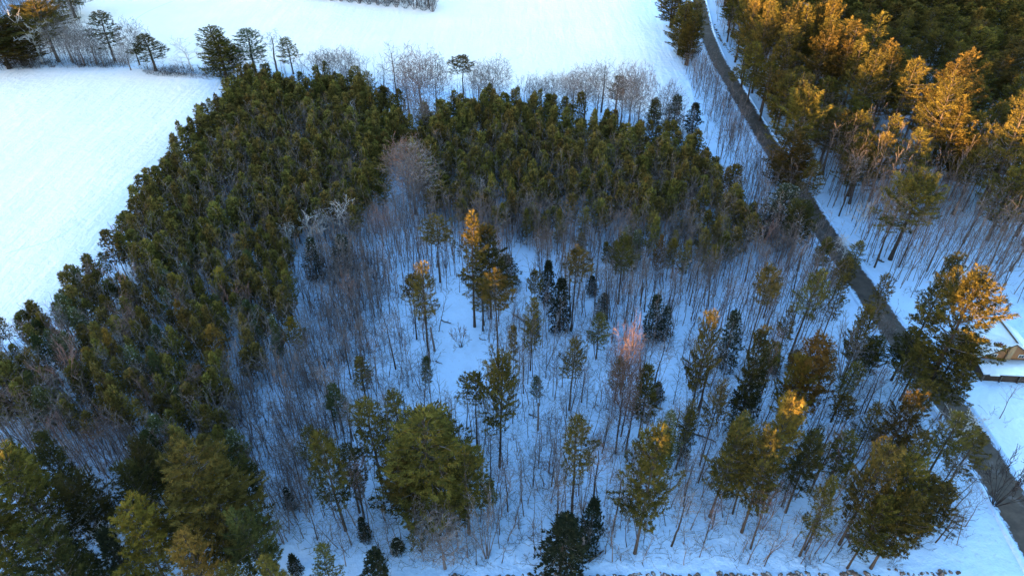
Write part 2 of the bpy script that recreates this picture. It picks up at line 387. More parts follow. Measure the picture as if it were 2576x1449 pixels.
def bare_meshes(name, seed, h=14., kind='pole', mat='bark_grey', tmat='bark'):
    rs = np.random.RandomState(seed); T = MB(); C = MB(); out = []
    if kind == 'pole':        # tall forest-grown trunk, narrow high crown
        tr = wander(rs, 14, h*.86, .10*h/14); tube(T, tr, .16*h/14*(1-np.linspace(0, 1, 14)*.72), 6)
        out = colonise(rs, tr, ellip(rs, 120, (tr[-1][0], tr[-1][1], h*.74), h*.13, h*.27, .1), .060*h/14, .55, .017)
        zs = rs.uniform(.25, .6, 8); an = rs.uniform(0, 6.28, 8)
        for z_, a_ in zip(zs, an):
            b = np.array([np.interp(z_*h, tr[:, 2], tr[:, 0]), np.interp(z_*h, tr[:, 2], tr[:, 1]), z_*h]); branch_rec(rs, out, b, unit(np.array([math.cos(a_), math.sin(a_), .5])), rs.uniform(.8, 2.0), .02, 1, dict(wob=.15, up=.06, nb=(1, 1), maxd=1, ang=.6, ratio=.5, n=3))
    elif kind == 'wide':      # open-grown round crown on a short trunk
        tr = wander(rs, 12, h*.58, .05); tube(T, tr, .30*h/16*(1-np.linspace(0, 1, 12)*.90), 8)
        out = colonise(rs, tr, ellip(rs, 1150, (0, 0, h*.60), h*.32, h*.38, .1), .13*h/16, .55, .024)
    elif kind == 'clump':     # several thin stems from one foot
        P = dict(wob=.07, up=.06, nb=(2, 1, 1), maxd=2, ang=.38, ratio=.42, n=5)
        for i in range(6):
            an = i*2.4; lean = rs.uniform(.05, .28)
            d = np.array([math.cos(an)*lean, math.sin(an)*lean, 1.]); d /= np.linalg.norm(d); l = h*rs.uniform(.4, .55)
            p = np.array([math.cos(an)*.15, math.sin(an)*.15, 0])
            tr = np.array([p, p+d*l*.5+rs.normal(0, .06, 3), p+d*l]); rr = .042*h/9
            tube(T, tr, [rr*1.2, rr, rr*.8], 5)
            branch_rec(rs, out, tr[-1], d, h*.5, rr*.8, 2, P)
    elif kind == 'gnarly':    # spreading dead-white limbs
        tr = wander(rs, 6, h*.5, .22); tube(T, tr, .16*h/12*(1-np.linspace(0, 1, 6)*.5), 6)
        P = dict(wob=.24, up=.03, nb=(1, 1, 2), maxd=2, ang=.8, ratio=.6, n=5)
        for i in range(10):
            an = i*2.4; el = rs.uniform(.0, 1.2); z = rs.uniform(.45, 1)
            b = np.array([np.interp(z*h*.5, tr[:, 2], tr[:, 0]), np.interp(z*h*.5, tr[:, 2], tr[:, 1]), z*h*.5])
            branch_rec(rs, out, b, np.array([math.cos(an)*math.cos(el), math.sin(an)*math.cos(el), math.sin(el)]), h*.4*rs.uniform(.6, 1.1), .07*h/12, 2, P)
    elif kind == 'shrub':
        P = dict(wob=.14, up=.03, nb=(2, 2, 1), maxd=2, ang=.55, ratio=.55, n=4)
        for i in range(14):
            an = i*2.4; el = rs.uniform(.5, 1.4)
            d = np.array([math.cos(an)*math.cos(el), math.sin(an)*math.cos(el), math.sin(el)])
            tube(T, np.array([[0, 0, 0], d*h*.15, d*h*.3])+np.array([math.cos(an), math.sin(an), 0])*.12, [.035, .03, .022], 4)
            branch_rec(rs, out, d*h*.28+np.array([math.cos(an), math.sin(an), 0])*.12, d, h*.72*rs.uniform(.6, 1.), .022, 2, P)
    elif kind == 'bent':      # birch bowed over by snow
        t = np.linspace(0, 1, 14); x = h*.75*np.sin(t*1.9)**1.5*np.sign(t); z = h*.62*np.sin(t*2.5)
        tr = np.stack([x, rs.normal(0, .05, 14), np.maximum(z, .15)], 1); tube(T, tr, .09*(1-t*.8), 5)
        P = dict(wob=.1, up=-.02, nb=(1, 1), maxd=1, ang=.5, ratio=.5, n=4)
        for i in range(4, 13):
            d = unit(tr[min(i+1, 13)]-tr[i-1]); 
            for _ in range(2): branch_rec(rs, out, tr[i], unit(d+rs.normal(0, .35, 3)), h*.22, .03, 1, P)
    p0 = np.array([o[0] for o in out]); p1 = np.array([o[1] for o in out]); r0 = np.array([o[2] for o in out]); r1 = np.array([o[3] for o in out])
    mn = dict(wide=.022, gnarly=.034).get(kind, .014); r0 = np.maximum(r0, mn); r1 = np.maximum(r1, mn*.75)
    segs(C, p0, p1, r0, r1, 3)
    v = C.arrays()[0]
    zt = v[:, 2].max(); wd = float(np.percentile(np.hypot(v[:, 0], v[:, 1]), 96))*2
    return dict(trunk=T.mesh(name+'_trunk', M[tmat]), crown=C.mesh(name+'_crown', M[mat]), h=zt, w=wd, mb=(T, C))


def recolour(V, cm, tm=None):
    W2 = dict(V); W2['crown'] = V['crown'].copy(); W2['crown'].materials[0] = M[cm]
    if tm: W2['trunk'] = V['trunk'].copy(); W2['trunk'].materials[0] = M[tm]
    return W2
K = {}
K['tall'] = [pine_meshes('tall_pine', 11+i, 20., .50, 3.1, step=.85, nb=6, gap=.32, shape=.46, upang=.5, Wd=.042, per=13, L=.34, tw=.27) for i in range(4)]      # long bare trunk
K['full'] = [pine_meshes('full_pine', 31+i, 20., .16, 4.3, .33, .72, 7, 12, .34, .046, .30, .56, stems=2, upang=.45, tw=.27) for i in range(2)]
K['mid'] = [pine_meshes('mid_pine', 51+i, 18., .34, 3.0, .2, .80, 6, 13, .34, .044, .30, .50, tw=.27, upang=.5) for i in range(5)]
K['lush'] = [pine_meshes('lush_pine', 61+i, 18., .30, 3.3, .22, .70, 7, 13, .34, .048, .18, .46, tw=.27, upang=.5) for i in range(4)]
K['spread'] = [pine_meshes('spreading_pine', 65+i, 20., .42, 4.6, .26, .85, 7, 13, .36, .046, .26, .34, tw=.28, upang=.75) for i in range(2)]
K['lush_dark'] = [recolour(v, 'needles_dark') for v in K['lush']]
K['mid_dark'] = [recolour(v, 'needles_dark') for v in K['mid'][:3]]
K['lush_rust'] = [recolour(v, 'needles_rust') for v in K['lush'][:2]]
K['tuft'] = [pine_meshes('tuft_pine', 71+i, 17., .66, 2.5, .16, .6, 6, 13, .34, .046, .3, .55, tw=.27) for i in range(2)]  # small high head
K['young'] = [pine_meshes('young_pine', 91+i, 10., .30, 1.9, .085, .50, 6, 12, .30, .046, .24, .78, 'needles_young', dead=False, tw=.28, upang=.38) for i in range(5)]
K['spruce'] = [spruce_meshes('spruce', 111+i, 9.) for i in range(2)]
K['pole'] = [bare_meshes('pole_tree', 131+i, 14., 'pole', 'bark_grey', 'bark') for i in range(5)]
K['wide'] = [bare_meshes('wide_tree', 151+i, 16., 'wide', 'bark_grey', 'bark_grey') for i in range(3)]
K['clump'] = [bare_meshes('stem_clump', 171+i, 9., 'clump', 'bark_grey', 'bark_grey') for i in range(3)]
K['gnarly'] = [bare_meshes('white_tree', 191+i, 12., 'gnarly', 'bark_pale', 'bark_pale') for i in range(2)]
K['shrub'] = [bare_meshes('shrub', 211+i, 3., 'shrub', 'bark_dark', 'bark_dark') for i in range(3)]
K['bent'] = [bare_meshes('bent_birch', 221+i, 9., 'bent', 'bark_pale', 'bark_pale') for i in range(2)]
K['young_rust'] = [recolour(v, 'needles_rust') for v in K['young'][:2]]
K['young_blue'] = [recolour(v, 'needles_blue') for v in K['young'][2:4]]
K['tall_blue'] = [recolour(v, 'needles_blue') for v in K['mid'][:2]]
K['mid_rust'] = [recolour(v, 'needles_rust') for v in K['mid'][1:3]]
K['pole_red'] = [recolour(v, 'bark_red', 'bark') for v in K['pole'][:3]]
K['pole_pale'] = [recolour(v, 'bark_pale', 'bark_pale') for v in K['pole'][2:4]]
K['wide_brown'] = [recolour(v, 'bark_brown', 'bark') for v in K['wide']]
K['wide_pale'] = [recolour(v, 'bark_pale', 'bark_pale') for v in K['wide'][1:3]]
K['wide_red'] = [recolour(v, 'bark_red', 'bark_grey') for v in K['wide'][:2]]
K['clump_red'] = [recolour(v, 'bark_red', 'bark_grey') for v in K['clump'][:2]]
K['clump_pale'] = [recolour(v, 'bark_red', 'bark_pale') for v in K['clump'][1:3]]
K['shrub_litter'] = [recolour(K['shrub'][0], 'litter')]

THINGS = []     # (kind word, x, y, root) for labelling
def plant(key, x, y, h, w=None, rz=None, name='white_pine', label='', cat='pine tree', group=None, i=None, tilt=.03, parts=True):
    V = K[key][(rnd.randrange(len(K[key])) if i is None else i) % len(K[key])]
    root = bpy.data.objects.new(name, None); root.empty_display_size = .3; COL.objects.link(root)
    sz = h/V['h']; sx = sz if w is None else w/V['w']
    root.location = (x, y, gz(x, y)-.12); root.scale = (sx, sx, sz)
    root.rotation_euler = (rnd.uniform(-tilt, tilt), rnd.uniform(-tilt, tilt), rnd.uniform(0, 6.28) if rz is None else rz)
    if label: root['label'] = label
    root['category'] = cat
    if group: root['group'] = group
    for part in ('trunk', 'crown'):
        o = bpy.data.objects.new(part, V[part]); COL.objects.link(o); o.parent = root
    THINGS.append((name, x, y, root)); return root

def sheet(name, verts, faces, mat, smooth=True, edge=None):
    v = np.array(verts, float); f = np.array(faces, int)
    me = mesh_from(name, v, np.zeros((0, 3), int), f, np.zeros(len(v)) if edge is None else np.array(edge, float), mat, None, smooth)
    o = bpy.data.objects.new(name, me); COL.objects.link(o); return o
def tag(o, label, cat, group=None, kind=None):
    if kind: o['kind'] = kind
    else: o['label'] = label; o['category'] = cat
    if group: o['group'] = group
    return o

# ------------------------------------------------------------------ ground, fields, road
xs = np.unique(np.concatenate([np.linspace(-1500, -260, 60), np.arange(-260, 261, 4.0), np.linspace(260, 1500, 40)]))
ys = np.unique(np.concatenate([np.linspace(-700, 20, 40), np.arange(20, 341, 4.0), np.linspace(340, 2500, 60)]))
xs = np.unique(np.concatenate([xs, np.arange(-900, -260, 6.0), np.arange(-420, -200, 3.0)])); ys = np.unique(np.concatenate([ys, np.arange(-500, -200, 9.0), np.arange(-200, 20, 3.0), np.arange(340, 900, 9.0)]))
X, Y = np.meshgrid(xs, ys); Z = ground_z(X, Y)
nx, ny = len(xs), len(ys); idx = np.arange(nx*ny).reshape(ny, nx)
F = np.stack([idx[:-1, :-1], idx[:-1, 1:], idx[1:, 1:], idx[1:, :-1]], -1).reshape(-1, 4)
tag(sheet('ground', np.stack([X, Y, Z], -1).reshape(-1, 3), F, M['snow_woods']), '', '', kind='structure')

def interp_poly(pts, t):
    a = np.array(pts, float); return np.interp(t, a[:, 1][np.argsort(a[:, 1])], a[:, 0][np.argsort(a[:, 1])])
def strip_sheet(name, yl, xl, xr, mat, dz=.05, step=3.0, cols=60):
    ysr = np.arange(yl[0], yl[1]+.01, step); V = []; E = []
    for y in ysr:
        a, b = xl(y), xr(y); u = np.linspace(0, 1, cols)
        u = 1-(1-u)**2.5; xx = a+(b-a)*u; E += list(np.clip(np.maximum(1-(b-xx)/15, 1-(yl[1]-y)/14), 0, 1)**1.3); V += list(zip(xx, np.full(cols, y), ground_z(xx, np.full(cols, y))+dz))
    n = len(ysr); id_ = np.arange(n*cols).reshape(n, cols)
    f = np.stack([id_[:-1, :-1], id_[:-1, 1:], id_[1:, 1:], id_[1:, :-1]], -1).reshape(-1, 4)
    return tag(sheet(name, V, f, mat, edge=E), '', '', kind='structure')
# left field: from the plantation edge to beyond the frame, up to the hedgerow
edge = [at(*p) for p in [(-60, 880), (60, 860), (150, 800), (230, 730), (330, 560), (440, 440), (520, 330), (570, 232), (545, 192)]]
hedge_y = at(300, 176)[1]
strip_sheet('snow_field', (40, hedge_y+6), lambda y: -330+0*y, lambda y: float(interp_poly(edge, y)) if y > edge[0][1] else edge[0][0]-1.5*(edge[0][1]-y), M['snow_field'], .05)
# far field beyond the hedgerow and the plantation, up to the road-side trees
redge = [at(*p) for p in [(1745, 330), (1752, 270), (1735, 200), (1700, 110), (1665, 20), (1655, -40)]]
back_y = [at(*p) for p in [(240, 165), (545, 192), (700, 180), (900, 215), (1100, 235), (1300, 250), (1500, 270), (1745, 345)]]
bx = np.array([p[0] for p in back_y]); by = np.array([p[1] for p in back_y])
E = []; ysf = np.linspace(0, 1, 70)**1.6; cols = 90; V = []
for u in 1-(1-np.linspace(0, 1, cols))**1.6:
    x0 = -175+u*(redge[1][0]+175)
    y0 = float(np.interp(x0, bx, by)); 
    for w_ in ysf:
        y = y0+w_*(620-y0); lim = float(interp_poly(redge, min(y, redge[-1][1])))
        x = x0 if u < 1 else lim
        x = -175+u*(lim+175) if y > y0+4 else x0
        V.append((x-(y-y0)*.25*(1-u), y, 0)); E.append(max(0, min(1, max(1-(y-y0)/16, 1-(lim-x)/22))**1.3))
V = np.array(V); V[:, 2] = ground_z(V[:, 0], V[:, 1])+.055
id_ = np.arange(cols*70).reshape(cols, 70)
f = np.stack([id_[:-1, :-1], id_[1:, :-1], id_[1:, 1:], id_[:-1, 1:]], -1).reshape(-1, 4)
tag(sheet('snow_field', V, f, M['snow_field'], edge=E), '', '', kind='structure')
# yard by the house
yard = [(2330, 1030), (2400, 960), (2480, 935), (2700, 900), (2900, 1100), (2900, 1500), (2650, 1440), (2540, 1260), (2430, 1090)]
def poly_sheet(name, pts, mat, dz, n=10):
    c = np.mean(np.array(pts), 0); V = []; m = len(pts)
    for k in range(n+1):
        for p in pts: V.append(((c[0]+(p[0]-c[0])*k/n), c[1]+(p[1]-c[1])*k/n))
    V = np.array(V); v3 = np.column_stack([V, ground_z(V[:, 0], V[:, 1])+dz])
    f = [(k*m+i, (k+1)*m+i, (k+1)*m+(i+1) % m, k*m+(i+1) % m) for k in range(n) for i in range(m)]
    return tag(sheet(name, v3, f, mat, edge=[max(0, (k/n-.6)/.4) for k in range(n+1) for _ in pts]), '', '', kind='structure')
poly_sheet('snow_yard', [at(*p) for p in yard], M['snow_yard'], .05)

road_px = [(1730, -120), (1757, 0), (1775, 80), (1803, 150), (1850, 220), (1900, 305), (1950, 390), (2000, 470), (2050, 550), (2110, 640), (2180, 740), (2245, 840), (2310, 925), (2380, 1010), (2440, 1095), (2500, 1190), (2560, 1290), (2630, 1410), (2720, 1560)]
rp = np.array([at(*p) for p in road_px])
s = np.concatenate([[0], np.cumsum(np.linalg.norm(np.diff(rp, axis=0), axis=1))])
ss = np.arange(0, s[-1], 2.0); rc = np.column_stack([np.interp(ss, s, rp[:, 0]), np.interp(ss, s, rp[:, 1])])
for _ in range(6): rc[1:-1] = (rc[:-2]+rc[1:-1]*2+rc[2:])/4
rn = unit(np.column_stack([np.gradient(rc[:, 1]), -np.gradient(rc[:, 0])]))     # normal
def ribbon(name, off, hw, dz, mat, prof=None, kind='structure', wob=0.0, seed=1):
    rs = np.random.RandomState(seed); prof = prof or [(-1, 0), (-.8, 0), (-.45, 0), (0, 0), (.45, 0), (.8, 0), (1, 0)]; V = []; E = []
    w1 = np.convolve(rs.normal(0, 1, len(rc)+8), np.ones(5)/5, 'same')[4:-4]*wob
    for i, (c, n) in enumerate(zip(rc, rn)):
        for a, z in prof:
            q = c+n*(off+a*hw*(1+w1[i])); V.append((q[0], q[1], gz(*q)+dz+z*(1+w1[i]))); E.append(max(0, (abs(a)-.45)/.55))
    k = len(prof); m = len(rc); id_ = np.arange(m*k).reshape(m, k)
    f = np.stack([id_[:-1, :-1], id_[1:, :-1], id_[1:, 1:], id_[:-1, 1:]], -1).reshape(-1, 4)
    return tag(sheet(name, V, f, mat, edge=E), '', '', kind=kind)
ribbon('road', 0, 3.0, .08, M['road'])
bank = [(-1, -.3), (-.6, .12), (-.15, .30), (.3, .22), (.7, .08), (1, -.3)]
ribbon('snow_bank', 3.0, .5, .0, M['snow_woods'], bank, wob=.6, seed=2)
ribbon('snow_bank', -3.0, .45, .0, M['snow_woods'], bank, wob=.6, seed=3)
# ski and foot tracks along the plantation edge
def path_strip(name, px, hw, dz, mat):
    p = np.array([at(*q) for q in px]); s_ = np.concatenate([[0], np.cumsum(np.linalg.norm(np.diff(p, axis=0), axis=1))])
    q = np.arange(0, s_[-1], 1.5); c = np.column_stack([np.interp(q, s_, p[:, 0]), np.interp(q, s_, p[:, 1])])
    for _ in range(4): c[1:-1] = (c[:-2]+c[1:-1]*2+c[2:])/4
    n = unit(np.column_stack([np.gradient(c[:, 1]), -np.gradient(c[:, 0])])); V = []
    for a in (-1, 1):
        r_ = c+n*a*hw; V.append(np.column_stack([r_, ground_z(r_[:, 0], r_[:, 1])+dz]))
    V = np.concatenate(V); m = len(c); i = np.arange(m-1)
    return tag(sheet(name, V, np.stack([i, i+1, m+i+1, m+i], -1), mat), '', '', kind='structure')
M['track'] = mat_snow('trodden_snow', (.70, .78, .86), 0, .3)
path_strip('track', [(560, 205), (520, 270), (440, 345), (380, 420), (320, 470), (270, 560), (200, 660), (120, 760)], .22, .062, M['track'])
path_strip('track', [(548, 210), (500, 285), (400, 400), (330, 440), (250, 520), (150, 600), (0, 640)], .15, .066, M['track'])
path_strip('track', [(440, 0), (370, 30), (330, 55), (290, 80)], .2, .07, M['track'])

# ------------------------------------------------------------------ notable trees (photo foot, top, crown width in photo pixels)
def notable(key, bxp, byp, top, wpx, label, name='white_pine', cat='pine tree', group=None, i=None, tilt=.02, rz=None, mark=None):
    x, y = at(bxp, byp); h = h_from(y, top); h = max(1.2, h)
    w = wpx/scale_at(x, y, h*.75)*(1.05 if key.startswith('wide') else (1.22 if byp < 215 else 1.06))
    o = plant(key, x, y, h, w, rz, name, label, cat, group, i, tilt)
    if mark: LAND.append((mark, x, y))
    return o
LAND = []
N = notable
HG = 'trees along the hedgerow between the two fields'
# hedgerow, upper left
N('mid_dark', 25, 175, 40, 130, 'dark pine at the very corner end of the hedgerow', group=HG, mark='hedgerow corner pine')
N('full', 70, 165, 48, 110, 'broad dark pine second from the hedgerow corner', group=HG)
N('mid', 150, 160, -38, 95, 'tall pine with glowing orange top in the hedgerow', group=HG, mark='orange topped hedgerow pine')
N('full', 95, 100, 10, 140, 'pine whose crown merges with the dark wood behind the hedgerow corner', group=HG)
N('mid', 190, 45, -40, 100, 'pine at the end of the dark wood above the hedgerow', group=HG)
N('gnarly', 110, 165, 20, 95, 'pale spreading bare tree beside the orange topped hedgerow pine', 'bare_tree', 'bare tree', HG)
N('wide', 185, 160, 40, 110, 'bare spreading tree just past the orange topped hedgerow pine', 'bare_tree', 'bare tree', HG)
N('wide', 245, 165, 50, 90, 'bare dark tree before the lopsided hedgerow pine', 'bare_tree', 'bare tree', HG)
N('mid_dark', 290, 155, 32, 78, 'lopsided pine with drooping lower boughs at the hedgerow gap', group=HG, i=1, mark='lopsided hedgerow pine')
N('wide', 352, 165, 38, 80, 'tall fine-twigged bare tree rising behind a shaggy pine in the hedgerow', 'bare_tree', 'bare tree', HG)
N('mid_dark', 393, 180, 88, 90, 'shaggy low pine at the foot of a tall bare hedgerow tree', group=HG, i=0, mark='shaggy hedgerow pine')
N('gnarly', 487, 183, 95, 85, 'bare vine-clad tree standing alone in the hedgerow', 'bare_tree', 'bare tree', HG, mark='lone vine-clad tree')
N('full', 572, 205, 65, 92, 'big round-headed dark pine at the field corner', group=HG, i=1, mark='round-headed corner pine')
N('tall_blue', 645, 190, 75, 80, 'thin see-through pine beside the round-headed corner pine', group=HG)
N('pole', 697, 180, 72, 55, 'slim bare tree between two pines on the far edge', 'bare_tree', 'bare tree', HG)
N('mid', 738, 185, 92, 62, 'conical pine third in line past the field corner', group=HG)
for q, (x_, t_) in enumerate([(800, 122), (835, 118), (872, 116), (905, 140)]):
    N('clump', x_, 200, t_, 60, ['first', 'second', 'third', 'fourth'][q]+' low bare crown past the conical pine on the far edge', 'bare_tree', 'bare tree', HG)
FE = 'trees on the far edge of the plantation'
N('pole', 1003, 285, 98, 62, 'tall narrow bare tree on the far edge beside a pinkish round one', 'bare_tree', 'bare tree', FE, mark='narrow far-edge tree')
N('pole', 968, 240, 150, 45, 'short bare tree at the foot of the tall narrow one', 'bare_tree', 'bare tree', FE)
N('wide_red', 1062, 285, 108, 125, 'wide pinkish fan-crowned bare tree on the far field edge', 'bare_tree', 'bare tree', FE, mark='pinkish fan-crowned tree')
N('wide', 1060, 360, 210, 90, 'bare fan-shaped tree in front of the pinkish fan-crowned one', 'bare_tree', 'bare tree', FE)
N('tuft', 1166, 262, 145, 66, 'small dark flat-topped pine alone against the far field', group=FE, mark='flat-topped pine')
N('wide', 1240, 270, 138, 115, 'wide bare crown just past the dark flat-topped pine', 'bare_tree', 'bare tree', FE, mark='wide bare far-edge crown')
N('wide', 1385, 262, 180, 66, 'low bare crown midway along the far edge', 'bare_tree', 'bare tree', FE)
N('wide', 1425, 270, 175, 62, 'low bare crown a little nearer the road than its twin midway', 'bare_tree', 'bare tree', FE)
N('wide', 1470, 300, 146, 92, 'first of the four tall bare crowns near the field end', 'bare_tree', 'bare tree', FE, mark='first tall bare crown')
N('pole', 1512, 285, 145, 62, 'second of the four tall bare crowns near the field end', 'bare_tree', 'bare tree', FE)
N('wide', 1560, 325, 145, 84, 'third of the four tall bare crowns near the field end', 'bare_tree', 'bare tree', FE)
N('wide', 1602, 335, 147, 84, 'fourth and last tall bare crown near the field end', 'bare_tree', 'bare tree', FE, mark='last tall bare crown')
N('tall', 1545, 310, 190, 58, 'thin open pine among the tall bare crowns', group=FE)
N('clump', 1665, 290, 195, 66, 'faint bare crown standing clear at the field end', 'bare_tree', 'bare tree', FE)
N('clump', 1318, 235, 185, 40, 'smallest bare crown on the far edge', 'bare_tree', 'bare tree', FE)
SPG = 'dark spruces'
for (a_, b_, t_, w_, l_) in [(1640, 320, 250, 40, 'snow-dusted dark spruce at the field end, nearest the bare crowns'), (1690, 330, 240, 50, 'middle one of the dark spruces at the field end'), (1740, 335, 262, 46, 'dark spruce at the field end, nearest the road'),
        (1408, 830, 700, 54, 'snow-flecked dark spruce before the bushy-headed pine'), (1275, 712, 640, 60, 'dark spruce at the foot of the tallest lit pine'), (1378, 760, 655, 46, 'narrow grey-green spruce beside a small tufted pine'),
        (1345, 838, 788, 30, 'small black spruce beside the fallen log'), (1487, 735, 690, 30, 'small spruce just behind the bushy-headed pine'), (1515, 785, 733, 34, 'small dark spruce before the bushy-headed pine, on its road side'),
        (1635, 850, 738, 50, 'blue-green spruce behind the pink lit bare tree'), (1667, 850, 765, 36, 'small spruce touching the blue-green spruce'), (1818, 925, 778, 58, 'tall black spruce hugging an orange-topped pine'),
        (1708, 1160, 1030, 44, 'narrow spire-like black spruce beside the yellow pine'), (1855, 1090, 930, 72, 'snowy spruce under the pink-tipped pine'), (1408, 1440, 1300, 130, 'broad snow-flecked black spruce near the stone wall'),
        (1480, 1378, 1252, 66, 'slender black spruce behind the broad snow-flecked one'), (355, 1500, 1335, 90, 'snow-laden black spruce among the bottom pines'), (240, 1480, 1360, 90, 'dark spruce under the spreading corner pine'),
        (960, 1500, 1385, 75, 'black spruce at the bottom edge beside the huge pine'), (920, 1360, 1305, 34, 'small dark evergreen bush beside the huge pine'), (735, 1280, 1228, 32, 'little round evergreen in the snow gap'),
        (748, 1440, 1395, 36, 'little dark evergreen near the bottom edge beside slim trunks'), (1000, 1385, 1358, 36, 'low rounded evergreen bush under the huge pine'), (1650, 1010, 960, 34, 'small grey evergreen between two slim pines'),
        (1945, 935, 895, 34, 'small dark evergreen beneath the mid-slope pines'), (1990, 930, 880, 36, 'small snowy evergreen between leaning trunks'), (1950, 600, 470, 110, 'wide dark spruce overhanging the road'),
        (870, 680, 590, 60, 'dark evergreen at the clearing edge below the white dead tree'), (800, 700, 600, 50, 'dim evergreen at the corner of the clearing')]:
    N('spruce', a_, b_, t_, w_*1.1, l_, 'spruce', 'spruce tree', SPG, mark=None)
# middle
N('wide', 1046, 540, 345, 150, 'huge round-crowned bare tree in the middle of the plantation', 'bare_tree', 'bare tree', mark='huge round bare tree')
N('wide_red', 1030, 500, 335, 110, 'bare tree with twigs coloured like a sunlit top just behind the huge round bare tree', 'bare_tree', 'bare tree')  # reddish bark stands in for orange sunlight on the crown top
N('gnarly', 858, 605, 498, 96, 'brightest white dead tree at the clearing corner', 'bare_tree', 'bare tree', mark='white dead tree')
N('gnarly', 788, 625, 525, 100, 'white dead tree second from the clearing corner', 'bare_tree', 'bare tree')
N('pole_pale', 730, 640, 555, 50, 'pale slim birch on the plantation edge beside the white dead trees', 'bare_tree', 'bare tree')
N('wide_red', 965, 620, 510, 80, 'bare tree with wine-red twigs beside the clearing', 'bare_tree', 'bare tree', mark='wine-red twigged tree')
N('gnarly', 1210, 530, 445, 44, 'small white dead tree before the sparse plantation', 'bare_tree', 'bare tree')
N('tuft', 1107, 710, 545, 84, 'round-headed pine behind the tallest lit pine', mark='round clearing pine')
N('mid', 1194, 820, 533, 98, 'tall pine glowing orange at its top in the clearing', i=0, mark='tallest orange-lit pine')
N('lush_dark', 1235, 800, 572, 110, 'dark pine pressed against the tallest lit pine', i=2)
N('tuft', 1253, 915, 682, 100, 'second orange-lit pine with a long thin trunk', i=0, mark='second orange-lit pine')
N('tall', 1215, 830, 720, 60, 'dull pine at the side of the second orange-lit pine')
N('tall', 1080, 908, 660, 92, 'high-crowned pine on twin dark trunks in the clearing', i=1, mark='twin-trunked pine')
N('tuft', 1048, 850, 690, 60, 'faint feathery pine behind the twin-trunked pine')
N('tuft', 1290, 1062, 815, 34, 'small glowing orange tuft on a bare stem', i=1)
N('tuft', 1345, 860, 680, 40, 'thin pine with a small round head beyond the fallen log')
N('mid', 1334, 930, 750, 54, 'narrow green pine by the fallen log', mark='fallen log pine')
N('tuft', 1437, 830, 625, 74, 'bushy-headed green pine beyond the snowy spruce', mark='bushy-headed pine')
N('tall', 1555, 760, 590, 72, 'hazy green pine at the edge of the dense saplings', mark='hazy green pine')
N('wide_brown', 1548, 1140, 775, 100, 'bare tree whose crown glows pink in the last sun', 'bare_tree', 'bare tree', i=0, mark='pink-glowing bare tree')
N('tall', 1432, 1030, 852, 74, 'brown-green pine between the second lit pine and the pink tree', mark='brown-green pine')
N('lush', 1606, 1100, 922, 72, 'dark green pine with a double trunk before the pink tree', mark='double-trunk pine')
N('lush', 1732, 1060, 785, 78, 'pine with an orange top beside a black spruce', i=1, mark='orange-topped pine')
N('tuft', 1878, 900, 668, 66, 'yellow-green pine among grey saplings', mark='yellow-green pine')
N('lush_dark', 1850, 1095, 828, 88, 'big dark pine with a pink bare tip behind it', i=2, mark='pink-tipped pine')
N('pole_red', 1880, 1090, 812, 34, 'slim bare tree with a pink sunlit tip', 'bare_tree', 'bare tree')
N('tall', 1985, 900, 675, 88, 'pine with an orange-tipped side branch on the slope', mark='orange-tipped slope pine')
N('mid', 2068, 850, 700, 48, 'narrow pine between the slope pine and the road')
N('tall', 1945, 930, 775, 52, 'thin low pine beneath the orange-tipped slope pine')
N('lush', 2118, 960, 775, 68, 'dark conical pine just below the road')
N('lush_dark', 2155, 970, 850, 80, 'full dark pine beside the dark conical one')
N('lush_rust', 1990, 1090, 850, 120, 'broad golden-brown pine halfway down the slope', i=0, mark='golden-brown pine')
N('lush_rust', 1955, 1100, 900, 100, 'olive pine in front of the golden-brown one', i=1)
N('mid', 2172, 850, 700, 60, 'pine leaning over the near verge of the road')
N('tall', 2030, 770, 690, 36, 'small pine crown behind the slope pine')
N('lush_dark', 2292, 880, 645, 92, 'tall dark pine standing across the road', mark='dark pine across the road')
N('spread', 2238, 655, 452, 160, 'very tall open-crowned pine across the road', i=2, mark='very tall open-crowned pine')
N('spread', 2308, 1020, 720, 200, 'towering pine beside the house, its top lit bright orange', i=1, mark='orange-topped pine by the house')
N('lush_dark', 2335, 1015, 850, 120, 'lower dark pine filling the space before the house')
N('lush_dark', 2240, 960, 835, 90, 'dark pine half hiding the road')
N('lush', 2262, 1010, 870, 90, 'rusty-green pine leaning across the road')
N('spread', 1975, 440, 238, 140, 'massive roadside pine at the bend with a lit top', i=0, mark='massive roadside pine')
N('full', 1965, 480, 330, 120, 'wide low pine under the massive roadside pine')
N('mid', 2018, 530, 410, 66, 'dark conical pine overhanging the road', mark='dark conical roadside pine')
N('tuft', 1832, 270, 165, 34, 'small olive pine leaning over the upper road')
N('full', 1705, 140, 5, 72, 'first roadside pine at the far end of the field', mark='far roadside pines')
N('full', 1728, 165, 40, 62, 'second roadside pine at the far end of the field')
N('full', 1738, 110, -10, 56, 'third roadside pine at the far end of the field')
N('full', 1690, 70, -60, 70, 'roadside pine cut by the top edge beyond the field')
